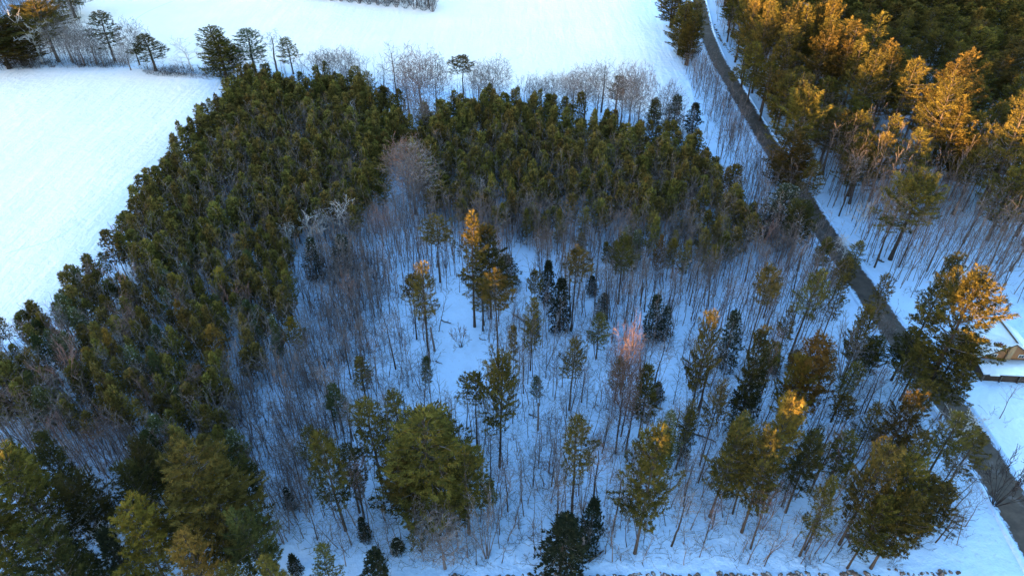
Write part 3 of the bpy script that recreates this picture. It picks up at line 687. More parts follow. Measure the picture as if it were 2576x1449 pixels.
# lower middle
N('spread', 1257, 1170, 908, 112, 'dark green pine on a long trunk in the lower clearing', i=0, mark='lower clearing pine')
N('tuft', 1200, 1120, 935, 80, 'low-headed pine joined to the lower clearing pine', i=1)
N('full', 1100, 1305, 1040, 270, 'huge broad pine at the lower edge of the clearing', i=0, rz=.6, mark='huge broad pine')
N('mid', 960, 1215, 1010, 110, 'first of three dim pines beside the huge one', mark='dim pine trio')
N('mid', 1022, 1180, 985, 84, 'second of three dim pines beside the huge one')
N('mid', 870, 1335, 1095, 110, 'third and lowest of three dim pines beside the huge one')
N('tall_blue', 865, 1090, 965, 70, 'dusky pine at the edge of the sapling thicket')
N('young', 920, 995, 898, 60, 'small round young pine near the pink-tinged brush', 'young_pine')
N('young_blue', 1080, 985, 893, 40, 'small young pine growing by a broken stub', 'young_pine')
N('tall', 1438, 1310, 1052, 96, 'slender open pine with star-like boughs', i=0, mark='star-boughed pine')
N('lush', 1597, 1390, 1080, 150, 'yellow-green pine on a thick leaning trunk', i=1, mark='yellow-green leaning pine')
N('tall_blue', 1650, 1240, 1035, 80, 'bluish pine behind the yellow-green leaning pine')
N('lush', 1785, 1300, 1060, 120, 'first pine of the big cluster on the slope', mark='slope pine cluster')
N('lush_rust', 1900, 1270, 1010, 110, 'golden-tipped tallest pine of the slope cluster')
N('lush', 1865, 1340, 1100, 120, 'lowest and broadest pine of the slope cluster')
N('lush_dark', 1975, 1290, 1090, 100, 'dark pine at the road end of the slope cluster')
N('mid', 2070, 1240, 1090, 90, 'thin pine reaching towards the road from the slope cluster')
N('tall_blue', 1830, 1200, 1040, 60, 'dusky pine behind the slope cluster')
N('lush', 2190, 1210, 985, 110, 'dense olive pine between the cluster and the road', mark='olive pine near the road')
N('tall', 2310, 1240, 1040, 100, 'orange-tinged pine leaning towards the road bend', mark='orange-tinged leaning pine')
for q, (a_, b_, t_, w_, l_) in enumerate([(2110, 1370, 1125, 110, 'first and tallest pine of the lowest pine group by the road'), (2175, 1380, 1150, 110, 'second pine of the lowest pine group by the road'), (2240, 1370, 1190, 110, 'third pine of the lowest pine group by the road'),
        (2300, 1360, 1225, 100, 'pine of the lowest group that stands nearest the road'), (2190, 1430, 1240, 110, 'front pine of the lowest group by the road'), (2130, 1430, 1250, 90, 'front pine on the woods side of the lowest group')]):
    N('lush', a_, b_, t_, w_*1.1, l_, group='lowest pine group by the road', mark='lowest pine group' if q == 2 else None)
# lower left
N('lush', 190, 1420, 1150, 200, 'spreading green pine in the lower corner', i=0, mark='spreading corner pine')
N('full', 600, 1400, 1132, 260, 'broad dome-shaped pine with rusty top before the plantation', i=1, mark='broad dome-shaped pine')
N('lush_rust', 440, 1500, 1265, 150, 'rusty orange-tipped pine before the dome-shaped one', i=0, mark='rusty pine')
N('mid_rust', 560, 1560, 1350, 110, 'small olive pine cut by the bottom edge below the rusty pine')
N('lush', 90, 1560, 1350, 170, 'yellowish pine cut by the bottom corner')
N('mid', 745, 1590, 1405, 110, 'olive pine cut by the bottom edge before the dome-shaped pine')
N('mid', 660, 1600, 1425, 110, 'low olive pine cut by the bottom edge')
N('mid', 845, 1510, 1372, 80, 'green pine by the bottom edge between slim trunks')
N('gnarly', 270, 1400, 1280, 60, 'crooked white dead tree before the dome-shaped pine', 'bare_tree', 'bare tree')
N('gnarly', 330, 1420, 1300, 60, 'second crooked white dead tree before the dome-shaped pine', 'bare_tree', 'bare tree')
N('wide', 1120, 1430, 1290, 150, 'grey bare boughs under the huge broad pine', 'bare_tree', 'bare tree')
N('gnarly', 180, 1420, 1270, 120, 'dead whitened boughs under the spreading corner pine', 'bare_tree', 'bare tree')
N('gnarly', 2115, 660, 590, 90, 'white fallen-looking tree spread over the road', 'bare_tree', 'bare tree', mark='white tree over the road')
N('gnarly', 2350, 800, 670, 110, 'pale crooked bare tree behind the orange-topped house pine', 'bare_tree', 'bare tree')
N('gnarly', 2150, 590, 500, 60, 'pale crooked tree on the far verge of the road', 'bare_tree', 'bare tree')
N('gnarly', 2400, 1120, 1030, 120, 'whitened bare boughs over the lower road', 'bare_tree', 'bare tree')
N('shrub', 2500, 1270, 1150, 150, 'dense dark thicket bush overhanging the lower road', 'shrub', 'shrub')
EX = [('wide', 40, 150, 70, 80, 'bare crown between the corner pine and its dark neighbour', 'bare_tree', HG), ('wide', 215, 168, 60, 80, 'bare crown just past the spreading tree of the hedgerow', 'bare_tree', HG),
 ('wide', 262, 168, 95, 60, 'low bare crown crowding the lopsided hedgerow pine', 'bare_tree', HG), ('wide', 330, 178, 100, 60, 'small bare crown before the shaggy hedgerow pine', 'bare_tree', HG),
 ('wide', 610, 190, 100, 60, 'bare crown between the round-headed corner pine and the see-through pine', 'bare_tree', HG), ('wide', 820, 205, 112, 80, 'round bare crown past the conical far-edge pine', 'bare_tree', FE), ('wide', 875, 210, 108, 84, 'second round bare crown past the conical far-edge pine', 'bare_tree', FE),
 ('wide', 1100, 290, 125, 90, 'grey bare crown pressed to the pinkish fan-crowned tree', 'bare_tree', FE), ('wide', 1030, 290, 135, 90, 'grey bare crown between the tall narrow and pinkish trees', 'bare_tree', FE), ('wide', 1205, 270, 150, 70, 'narrower bare crown beside the flat-topped pine', 'bare_tree', FE),
 ('wide', 1350, 265, 190, 70, 'faint low bare crown on the far edge before the paired ones', 'bare_tree', FE), ('wide', 1440, 300, 170, 90, 'bare crown leaning on the first of the four tall crowns', 'bare_tree', FE), ('wide', 1500, 310, 155, 80, 'bare crown filling in between the first and second tall crowns', 'bare_tree', FE), ('wide', 1580, 320, 160, 80, 'bare crown filling in between the last two tall crowns', 'bare_tree', FE),
 ('wide', 1680, 320, 200, 80, 'pale thin crown nearest the road on the far edge', 'bare_tree', FE),
 ('mid', 940, 290, 180, 60, 'bluish pine at the far edge behind the plantation notch', 'white_pine', FE), ('mid', 905, 260, 165, 60, 'dark pine at the far plantation notch', 'white_pine', FE), ('mid', 1640, 340, 245, 50, 'dusky pine behind the field-end spruces', 'white_pine', FE),
 ('lush_dark', 300, 1390, 1190, 130, 'dim pine between the corner pine and the dome-shaped pine', 'white_pine', None), ('lush_dark', 400, 1340, 1170, 110, 'dim pine just behind the dome-shaped pine', 'white_pine', None), ('lush_dark', 60, 1450, 1230, 150, 'dim green pine at the frame edge behind the corner pines', 'white_pine', None),
 ('lush_dark', 250, 1560, 1330, 170, 'dark pine below the spreading corner pine', 'white_pine', None), ('lush_dark', 130, 1290, 1120, 90, 'bluish pine under the plantation edge by the corner', 'white_pine', None), ('lush_dark', 690, 1490, 1290, 130, 'black-green pine at the foot of the dome-shaped pine', 'white_pine', None),
 ('lush_dark', 480, 1290, 1150, 90, 'small dark pine at the thicket end of the plantation', 'white_pine', None), ('lush_dark', 640, 1300, 1170, 110, 'bluish pine half behind the dome-shaped pine', 'white_pine', None), ('mid', 1030, 1330, 1150, 120, 'lower bough-heavy pine on the dim side of the huge one', 'white_pine', None), ('mid', 1180, 1340, 1130, 120, 'dark pine pressed to the bright side of the huge one', 'white_pine', None),
 ('mid', 2375, 1235, 1085, 90, 'olive pine crowding the near verge of the lower road', 'white_pine', None), ('lush', 2090, 760, 650, 60, 'dusky pine on the near verge at mid road', 'white_pine', None),
 ('lush', 2050, 690, 600, 56, 'small dusky pine beside the white tree over the road', 'white_pine', None), ('lush_dark', 1990, 640, 510, 90, 'black-green pine overhanging the road below the massive one', 'white_pine', None), ('mid', 2130, 700, 610, 50, 'dim thin pine on the road edge', 'white_pine', None), ('lush', 2360, 1060, 900, 90, 'brown-green pine at the foot of the towering pine', 'white_pine', None),
 ('mid', 1500, 900, 790, 60, 'grey-green pine behind the pink-glowing crown', 'white_pine', None), ('mid', 1920, 800, 700, 50, 'dim pine amid grey saplings near the slope', 'white_pine', None), ('lush', 1840, 1240, 1150, 60, 'low dusky pine at the head of the slope cluster', 'white_pine', None),
 ('tall', 2040, 1010, 880, 60, 'slender pine between the golden-brown pine and the road', 'white_pine', None), ('tall', 2090, 1060, 905, 66, 'slender open pine two steps roadward of the golden-brown pine', 'white_pine', None),
 ('tuft', 2060, 1150, 990, 60, 'high tufted pine above the slope cluster on its road side', 'white_pine', None), ('tall', 2130, 1190, 1010, 66, 'slender pine just before the olive pine near the road', 'white_pine', None),
 ('tuft', 1910, 1010, 860, 56, 'high tufted pine behind the golden-brown pine', 'white_pine', None), ('tall', 1700, 1180, 1010, 60, 'slender dusky pine beyond the spire-like spruce', 'white_pine', None),
 ('tall', 2230, 1280, 1090, 76, 'slender pine between the olive pine and the lowest pine group', 'white_pine', None), ('mid', 2010, 1400, 1210, 84, 'open pine near the stone wall beside the lowest pine group', 'white_pine', None),
 ('tall', 1760, 1170, 960, 66, 'slender olive pine before the orange-topped pine by the spruce', 'white_pine', None), ('tuft', 2250, 1140, 960, 70, 'high tufted pine leaning over the near road verge', 'white_pine', None),
 ('mid', 1545, 1010, 900, 50, 'faint green pine under the pink-glowing crown', 'white_pine', None), ('tall', 1950, 1180, 1000, 60, 'slim pine rising behind the tallest of the slope cluster', 'white_pine', None),
 ('mid_dark', 905, 1290, 1130, 90, 'dim open pine filling the gap beside the huge broad pine', 'white_pine', None), ('tall', 810, 1220, 1075, 70, 'slim dim pine at the thicket side of the lower clearing', 'white_pine', None),
 ('lush_dark', 420, 1270, 1100, 80, 'dark pine among bare stems under the plantation edge', 'white_pine', None), ('lush_dark', 200, 1250, 1090, 80, 'dark pine at the bare gap under the plantation edge', 'white_pine', None),
 ('young', 1230, 1290, 1205, 50, 'low young pine beside the huge broad pine', 'young_pine', None), ('young_blue', 1350, 1010, 940, 40, 'thin bluish young pine in the lower clearing', 'young_pine', None)]
for (k_, a_, b_, t_, w_, l_, n_, g_) in EX:
    N(k_, a_, b_, t_, w_, l_, n_, {'bare_tree': 'bare tree', 'white_pine': 'pine tree', 'young_pine': 'young pine'}[n_], g_)
# birches in the plantation
N('clump_pale', 215, 1040, 880, 120, 'fan of pale-stemmed reddish birches in the plantation', 'bare_tree', 'bare tree', i=0, mark='fan of pale birches')
N('clump_pale', 160, 1040, 905, 60, 'small reddish birch beside the fan of pale birches', 'bare_tree', 'bare tree')
N('clump_pale', 350, 640, 555, 90, 'reddish birch clump near the field edge', 'bare_tree', 'bare tree', mark='reddish birch clump')
N('pole_pale', 325, 935, 840, 40, 'leaning thin birch in the middle of the near plantation', 'bare_tree', 'bare tree', mark='leaning thin birch')
N('clump_pale', 735, 920, 830, 60, 'pinkish birch clump on the thicket side of the plantation', 'bare_tree', 'bare tree', mark='pinkish birch clump')
N('clump_pale', 640, 820, 700, 50, 'pale birch pair inside the near plantation', 'bare_tree', 'bare tree', mark='pale birch pair')
N('pole_pale', 620, 890, 790, 34, 'single white birch stem low in the plantation', 'bare_tree', 'bare tree')
N('pole_pale', 895, 330, 250, 30, 'little white birch in the upper plantation', 'bare_tree', 'bare tree', mark='little white birch')
N('clump_pale', 720, 420, 350, 50, 'thin birch clump in the upper plantation', 'bare_tree', 'bare tree', mark='upper birch clump')
N('clump_pale', 570, 960, 890, 70, 'white twiggy birch at the thicket corner', 'bare_tree', 'bare tree', mark='white twiggy birch')
N('bent', 690, 890, 868, 60, 'bowed white birch arching over the snow by the plantation', 'bent_birch', 'bent birch', rz=3.1)
N('bent', 150, 1130, 1095, 80, 'bowed white birch arching low beside the near plantation', 'bent_birch', 'bent birch', rz=0)
N('bent', 1300, 640, 590, 70, 'bowed white birch beside the tallest lit pine', 'bent_birch', 'bent birch', rz=0)
N('bent', 1340, 560, 530, 60, 'bowed white birch leaning from the sparse plantation', 'bent_birch', 'bent birch', rz=0)
N('bent', 1450, 700, 650, 80, 'bowed white stem among the dense saplings', 'bent_birch', 'bent birch', rz=.4)
LAND += [('halfway field edge', *at(330, 560)), ('far plantation edge', *at(700, 260)), ('sparse middle of the plantation', *at(1250, 420)), ('sparse road-side plantation', *at(1800, 480))]
CANDS = [(t[1], t[2]) for t in THINGS]

# ------------------------------------------------------------------ massed trees
def scatter(poly, spacing, z=0., keep=lambda px, py: 1.0, seed=1, jitter=.42, clear=None):
    """jittered hexagonal rows over a photo polygon laid on height z; returns places"""
    rs = random.Random(seed); g = [at(px, py, z) for px, py in poly]
    x0, x1 = min(p[0] for p in g), max(p[0] for p in g); y0, y1 = min(p[1] for p in g), max(p[1] for p in g)
    out = []; y = y0; r_ = 0
    while y < y1:
        x = x0+(spacing/2 if r_ % 2 else 0)
        while x < x1:
            a = x+rs.uniform(-jitter, jitter)*spacing; b = y+rs.uniform(-jitter, jitter)*spacing
            q = px_of(a, b, z)
            if inside(poly, *q) and rs.random() < keep(*q):
                if clear is None or all((a-c[0])**2+(b-c[1])**2 > clear**2 for c in CANDS): out.append((a, b))
            x += spacing
        y += spacing*.866; r_ += 1
    return out
PL = [(-60, 790), (60, 765), (130, 745), (200, 650), (255, 600), (320, 500), (350, 440), (410, 410), (425, 350), (500, 280), (555, 220), (620, 155), (720, 168), (860, 170), (925, 200), (1005, 235), (1020, 330), (960, 400), (960, 470), (900, 540), (830, 530), (760, 500), (735, 560), (700, 640), (745, 760), (750, 830), (640, 880), (560, 900), (590, 1010), (590, 1100), (540, 1170), (420, 1215), (300, 1160), (230, 1100), (150, 1040), (-60, 1010)]
PR = [(1010, 300), (1100, 245), (1300, 225), (1450, 245), (1600, 300), (1750, 335), (1840, 400), (1890, 470), (1930, 580), (1840, 640), (1700, 630), (1550, 620), (1400, 570), (1250, 530), (1100, 510), (1060, 470)]
def patchy(px, py): return .5+.5*math.sin(px*.021+math.sin(py*.013)*2.2)*math.cos(py*.027+px*.006)
yl = [(p, 'L') for p in scatter(PL, 2.75, 8, lambda px, py: .30 if patchy(px, py) > .84 else .95, 5, clear=1.6)]
yr = [(p, 'R') for p in scatter(PR, 2.85, 8, lambda px, py: .40 if patchy(px, py) > .80 else .95 if py < 330+(px-1000)*.12 else (.75 if py < 480 else .42), 6, clear=1.6)]
young = sorted(yl+yr, key=lambda t: (t[0][0]**2+t[0][1]**2))
STAND, NEARY = young[285:], young[:285]
def dist_noise(x, y): return math.sin(x*.11+2)*math.cos(y*.09)+math.sin(x*.31+y*.27)*.5
for (x, y), s_ in NEARY:
    r_ = rnd.random(); k = 'young' if r_ < .80 else ('young_blue' if r_ < .92 else 'young_rust')
    h = rnd.uniform(6.4, 10.8)+dist_noise(x, y)*.9; w = rnd.uniform(2.3, 4.4)
    o = plant(k, x, y, h, w, None, 'young_pine', '', 'young pine', 'young pines of the dense plantation', tilt=.05)
    o['_look'] = {'young': 'olive', 'young_blue': 'blue-green', 'young_rust': 'rusty'}[k]
# the rest of the stand, one object
def join_copies(name, variants, places, mat, part, seed):
    rs = np.random.RandomState(seed); VV = []; F3 = []; F4 = []; TT = []; TR = []; n = 0
    for (x, y, sx, sz, lean) in places:
        v, f3, f4, tf = variants[rs.randint(len(variants))]
        a = rs.uniform(0, 6.283); c, s_ = math.cos(a), math.sin(a)
        q = np.empty_like(v); q[:, 0] = (v[:, 0]*c-v[:, 1]*s_)*sx; q[:, 1] = (v[:, 0]*s_+v[:, 1]*c)*sx; q[:, 2] = v[:, 2]*sz
        q[:, 0] += q[:, 2]*rs.normal(0, lean)+x; q[:, 1] += q[:, 2]*rs.normal(0, lean)+y; q[:, 2] += gz(x, y)-.1
        VV.append(q); F3.append(f3+n); F4.append(f4+n); TT.append(tf); TR.append(np.full(len(v), rs.rand())); n += len(v)
    me = mesh_from(name, np.concatenate(VV), np.concatenate(F3), np.concatenate(F4), np.concatenate(TT), mat, np.concatenate(TR))
    return me
lowy = [pine_meshes('far_pine', 301+i, 10., .32, 1.9, .09, .56, 6, 7, .36, .085, .24, .78, 'needles_young', dead=False, tw=.40, upang=.38) for i in range(4)]
pl = [(p[0], p[1], rnd.uniform(2.4, 4.3)/lowy[0]['w'], rnd.uniform(.66, 1.06), .05) for p, _ in STAND]
root = None
if pl:
    o1 = bpy.data.objects.new('distant_young_pines', join_copies('distant_young_pines', [v['mb'][1].arrays() for v in lowy], pl, M['needles_young'], 'crown', 4)); COL.objects.link(o1)
    o1['kind'] = 'stuff'
    pl2 = [(a, b, c*.9, d, 0.03) for a, b, c, d, e in pl]
    o2 = bpy.data.objects.new('trunks', join_copies('distant_young_pine_trunks', [v['mb'][0].arrays() for v in lowy], pl2, M['bark'], 'trunk', 4)); COL.objects.link(o2)
    o2['kind'] = 'stuff'; o2.parent = o1
print('young', len(young), 'white notable', len(THINGS))

# tall pine forest across the road: a rank made taller so its tops catch the low sun
LIT_RANK = [(1900, -45), (1950, -5), (2070, 45), (2180, 105), (2260, 165), (2340, 205), (2440, 215)]
def forest_h(x, y):
    q = px_of(x, y, 24); m = 1e9
    for a, b in zip(LIT_RANK[:-1], LIT_RANK[1:]):
        a = np.array(a, float); b = np.array(b, float); u = np.clip(np.dot(q-a, b-a)/np.dot(b-a, b-a), 0, 1); m = min(m, np.linalg.norm(q-a-u*(b-a)))
    m = min(m, math.hypot(q[0]-2575, q[1]-290))
    return rnd.uniform(23, 28.5) if m < 36 else (rnd.uniform(15.5, 17.8) if m < 80 else rnd.uniform(14.5, 18.5))
PF = [(1840, -160), (1850, -20), (1900, 60), (1960, 130), (2050, 190), (2110, 245), (2135, 290), (2230, 312), (2300, 322), (2400, 290), (2500, 355), (2640, 425), (2760, 430), (2760, -160)]
fp = scatter(PF, 6.8, 21, lambda px, py: .9, 9, jitter=.4)
fp.sort(key=lambda p: p[0]**2+p[1]**2)
fp = [p for p in fp if px_of(p[0], p[1], 20)[1] > -150 and px_of(p[0], p[1], 20)[0] < 2700]
print('forest pines', len(fp))
for n_, (x, y) in enumerate(fp[:165]):
    h = forest_h(x, y); k = rnd.choice(['mid', 'mid', 'mid', 'tall', 'tall', 'lush'])
    o = plant(k, x, y, h, rnd.uniform(8.0, 10.5)*(1.12 if h > 22 else 1), None, 'white_pine', '', 'pine tree', 'tall pines of the wood across the road', tilt=.03)
    o['_look'] = {'mid': 'tall', 'tall': 'high-crowned', 'lush': 'full-crowned'}[k]
far = [(p[0], p[1], rnd.uniform(6, 8.5)/lowf['w'] if False else 1.0, 1.0, .02) for p in fp[165:]]
if far:
    lowf = [pine_meshes('far_forest_pine', 331+i, 22., .35, 3.4, .25, .85, 6, 8, .45, .13, .15, .6, 'needles', dead=False, tw=.55) for i in range(3)]
    far = [(p[0], p[1], rnd.uniform(7.5, 10)/lowf[0]['w'], forest_h(*p)/22., .02) for p in fp[165:]]
    o1 = bpy.data.objects.new('distant_pine_wood', join_copies('distant_pine_wood', [v['mb'][1].arrays() for v in lowf], far, M['needles'], 'crown', 14)); COL.objects.link(o1); o1['kind'] = 'stuff'
    o2 = bpy.data.objects.new('trunks', join_copies('distant_pine_wood_trunks', [v['mb'][0].arrays() for v in lowf], far, M['bark'], 'trunk', 14)); COL.objects.link(o2); o2['kind'] = 'stuff'; o2.parent = o1

# bare trees: photo polygons of their feet
Z_ = dict(
 sapl=[(760, 560), (900, 600), (1000, 540), (1100, 560), (1300, 560), (1560, 620), (1800, 620), (1900, 560), (1980, 640), (2060, 720), (2120, 800), (1950, 860), (1700, 840), (1500, 800), (1330, 720), (1300, 660), (1200, 700), (1000, 720), (800, 720)],
 clear=[(800, 700), (1300, 720), (1700, 840), (2150, 860), (2250, 960), (2350, 1100), (2420, 1250), (2440, 1380), (2000, 1425), (1300, 1425), (760, 1425), (700, 1100), (760, 850)],
 thick=[(560, 1130), (600, 960), (760, 900), (860, 900), (860, 1130), (760, 1330), (690, 1400), (650, 1250)],
 strip=[(760, 700), (830, 640), (960, 660), (960, 860), (860, 940), (770, 900)],
 isl=[(770, -80), (1095, -60), (1098, 28), (900, 8), (770, -4)],
 hedge=[(-40, 150), (330, 150), (330, 172), (-40, 180)],
 hedge2=[(350, 170), (560, 180), (560, 205), (400, 192), (350, 190)],
 corner=[(-60, -60), (240, -60), (200, 60), (170, 150), (-60, 160)],
 backedge=[(560, 215), (640, 190), (900, 210), (1010, 250), (1300, 250), (1480, 280), (1650, 320), (1780, 350), (1780, 380), (1600, 350), (1400, 300), (1000, 290), (800, 240), (600, 230)],
 front=[(-40, 1000), (150, 1040), (280, 1110), (420, 1170), (540, 1100), (600, 1010), (640, 1040), (560, 1180), (430, 1260), (250, 1200), (-40, 1130)],
 roadl=[(1760, 330), (1850, 330), (1960, 470), (2060, 640), (2110, 740), (2040, 760), (1930, 640), (1850, 480)],
 verge=[(1700, 130), (1760, 120), (1840, 260), (1890, 340), (1840, 360), (1770, 300)],
 right=[(1800, -40), (1880, -20), (1960, 120), (2090, 220), (2180, 330), (2110, 400), (2010, 330), (1900, 200), (1850, 150), (1800, 60)],
 right0=[(1850, 150), (1900, 200), (2010, 330), (2110, 380), (2200, 370), (2400, 390), (2640, 500), (2640, 760), (2520, 770), (2440, 790), (2300, 760), (2190, 690), (2100, 560), (1960, 340)],
 yardt=[(2390, 1000), (2480, 1040), (2576, 1080), (2640, 1250), (2576, 1180), (2500, 1090)],
 bl=[(-40, 1100), (140, 1150), (420, 1230), (480, 1420), (250, 1500), (-40, 1500)],
 plant_r=[(1010, 480), (1100, 400), (1300, 380), (1850, 480), (1900, 600), (1560, 660), (1200, 600), (1040, 590)],
 plant_l=[(100, 1160), (0, 1060), (0, 930), (200, 820), (340, 680), (500, 480), (650, 330), (900, 330), (950, 560), (760, 640), (760, 880), (600, 1100), (420, 1230)])
OPEN = [[(1095, 740), (1180, 740), (1215, 830), (1240, 960), (1180, 1050), (1095, 1050), (1075, 950), (1110, 850)], [(1300, 625), (1345, 630), (1335, 720), (1300, 700)], [(1640, 900), (1700, 900), (1700, 1000), (1640, 990)], [(640, 1010), (700, 1000), (700, 1030)]]
def openk(k): return lambda px, py: (0.0 if any(inside(p, px, py) for p in OPEN) else k*min(1.15, .30+1.25*max(0, .5+.5*math.sin(px*.037+1.7*math.sin(py*.021))*math.sin(py*.043+1.3*math.sin(px*.017)))))
bare = []
def addz(zone, spacing, k, seed, hs, kinds, cls):
    for p in scatter(Z_[zone], spacing, 0, openk(k), seed, .48): bare.append((p, hs, kinds, cls, zone))
B1 = ['pole']*7+['pole_red']+['clump']
addz('sapl', 3.4, .9, 21, (9, 14), B1+['clump_pale'], 0)
addz('clear', 4.0, .62, 22, (7, 15), B1, 0)
addz('thick', 2.6, .9, 23, (6, 9), ['clump', 'clump', 'pole', 'clump_red'], 0)
addz('strip', 2.6, .9, 24, (7, 11), ['pole', 'clump', 'clump_red'], 0)
addz('roadl', 3.4, .9, 25, (8, 13), B1, 0)
addz('verge', 3.4, .8, 26, (6, 11), B1, 0)
addz('right0', 3.7, .85, 27, (13, 19), ['pole']*5+['pole_red']*2, 0)
addz('right', 4.4, .85, 47, (12, 17), ['pole']*5+['pole_red'], 0)
addz('yardt', 4.5, .7, 28, (6, 10), ['clump', 'pole'], 0)
addz('bl', 4.0, .7, 29, (6, 11), B1, 0)
addz('backedge', 4.2, .7, 33, (9, 13), ['pole', 'clump', 'clump_red'], 0)
addz('front', 3.0, .9, 34, (7, 10), ['pole', 'pole', 'clump'], 0)
addz('plant_r', 3.0, .9, 30, (8, 11.5), ['pole']*3+['pole_red']*3, 0)
addz('plant_l', 3.7, .9, 31, (9, 12.2), ['pole_red', 'pole', 'clump_pale'], 0)
print('bare', len(bare))
def vis_size(b): return b[1][1]*scale_at(b[0][0], b[0][1])
bare.sort(key=lambda b: -vis_size(b)*rnd.uniform(.6, 1.3)*(.75 if b[4][:5] == 'right' else 1)*(.9 if b[4] == 'front' else 1))
road_pts = rc
def off_road(x, y): return np.min(np.hypot(rc[:, 0]-x, rc[:, 1]-y)) > 3.0
bare = [b for b in bare if off_road(*b[0])]
IND = [b for b in bare if b[4] != 'plant_l' or True][:235]
for (p, hs, kinds, cls, zone) in IND:
    k = rnd.choice(kinds); h = rnd.uniform(*hs)
    g_ = {'clear': 'bare trees scattered in the clearing', 'sapl': 'bare trees of the sapling belt', 'right': 'bare trees across the road', 'right0': 'bare trees across the road'}.get(zone, 'bare trees at the wood edges')
    o = plant(k, p[0], p[1], h, None, None, 'bare_tree', '', 'bare tree', g_, tilt=.07)
    o['_look'] = {'pole': 'slim dark', 'pole_red': 'reddish-twigged', 'clump': 'many-stemmed grey', 'clump_red': 'many-stemmed reddish', 'clump_pale': 'pale-stemmed', 'pole_pale': 'pale'}[k]
def thin_tree(seed, h, nb, red=False):
    rs = np.random.RandomState(seed); out = []; P = dict(wob=.1, up=.06, nb=(1, 1), maxd=1, ang=.5, ratio=.5, n=3)
    tr = wander(rs, 5, h*.95, .24)
    for i in range(4): out.append((tr[i], tr[i+1], .088*(1-i*.22), .088*(1-(i+1)*.22), 0))
    for i in range(nb):
        z = rs.uniform(.35, .98); b = np.array([np.interp(z*h, tr[:, 2], tr[:, 0]), np.interp(z*h, tr[:, 2], tr[:, 1]), min(z*h, tr[-1, 2])])
        an = i*2.4; el = rs.uniform(.5, 1.1)
        branch_rec(rs, out, b, np.array([math.cos(an)*math.cos(el), math.sin(an)*math.cos(el), math.sin(el)]), h*.2*(1.4-z), .026, 1, P)
    m = MB(); p0, p1, r0, r1 = (np.array([o[j] for o in out]) for j in range(4)); segs(m, p0, p1, np.maximum(r0, .016), np.maximum(r1, .012)); return m.arrays()
thin = [thin_tree(400+i, 10., 10+i%4) for i in range(14)]
rest = bare[235:]
pls = [(b[0][0], b[0][1], 1.0, rnd.uniform(*b[1])/10., .06) for b in rest]
# extra fine saplings between
ex = []
for zone, sp, k, hs in [('sapl', 1.55, .9, (6, 11)), ('thick', 1.15, .95, (3, 8)), ('strip', 1.4, .9, (4, 9)), ('clear', 1.8, .66, (3, 11)), ('plant_r', 1.7, .9, (6, 10)), ('roadl', 1.7, .9, (5, 10)), ('right', 2.2, .85, (8, 14)), ('right0', 2.1, .85, (9, 16)), ('bl', 1.5, .8, (3, 8)), ('verge', 1.7, .8, (4, 9)), ('backedge', 2.2, .8, (4, 9)), ('front', 1.2, 1.0, (5, 9)), ('isl', 1.6, .95, (4, 8)), ('hedge', 1.7, .95, (4, 10)), ('hedge2', 2.2, .7, (2, 5)), ('corner', 2.2, .9, (6, 12)), ('plant_l', 2.2, .9, (8, 11.5))]:
    for p in scatter(Z_[zone], sp, 0, openk(k), 500+len(ex), .48):
        if off_road(*p): ex.append((p[0], p[1], rnd.uniform(.7, 1.1), rnd.uniform(*hs)/10., .085))
print('thicket', len(pls), len(ex))
hh = len(ex)//2
for nm, pp, mm, sd in (('sapling_thicket', pls+ex[:hh], 'bark_grey', 41), ('sapling_thicket', ex[hh:], 'bark_red', 42)):
    pass
allp = pls+ex; rnd.shuffle(allp)
o1 = bpy.data.objects.new('sapling_thicket', join_copies('sapling_thicket', thin, allp, M['thicket'], 'crown', 41)); COL.objects.link(o1); o1['kind'] = 'stuff'
# low brush
def brush(seed):
    rs = np.random.RandomState(seed); out = []; P = dict(wob=.2, up=.02, nb=(1, 1), maxd=1, ang=.6, ratio=.6, n=3)
    for i in range(5):
        an = i*2.4; el = rs.uniform(.4, 1.4)
        branch_rec(rs, out, np.array([rs.normal(0, .2), rs.normal(0, .2), 0.]), np.array([math.cos(an)*math.cos(el), math.sin(an)*math.cos(el), math.sin(el)]), rs.uniform(.9, 2.2), .02, 1, P)
    m = MB(); p0, p1, r0, r1 = (np.array([o[j] for o in out]) for j in range(4)); segs(m, p0, p1, np.maximum(r0, .020), np.maximum(r1, .014)); return m.arrays()
br = [brush(600+i) for i in range(6)]; bp = []
for zone, sp, k in [('clear', 1.35, .7), ('thick', 1.6, .7), ('strip', 1.7, .7), ('sapl', 2.8, .5), ('right', 2.8, .6), ('right0', 2.8, .6), ('isl', 1.5, .9), ('hedge', 1.3, .95), ('hedge2', 1.2, .95), ('corner', 2.5, .8), ('front', 2.0, .7), ('bl', 1.6, .7), ('verge', 2.5, .7), ('yardt', 3.0, .6)]:
    for p in scatter(Z_[zone], sp, 0, openk(k), 700+len(bp), .5):
        if off_road(*p): bp.append((p[0], p[1], rnd.uniform(.7, 1.3), rnd.uniform(.6, 1.3), 0.0))
o1 = bpy.data.objects.new('undergrowth', join_copies('undergrowth', br, bp, M['bark_dark'], '', 43)); COL.objects.link(o1); o1['kind'] = 'stuff'

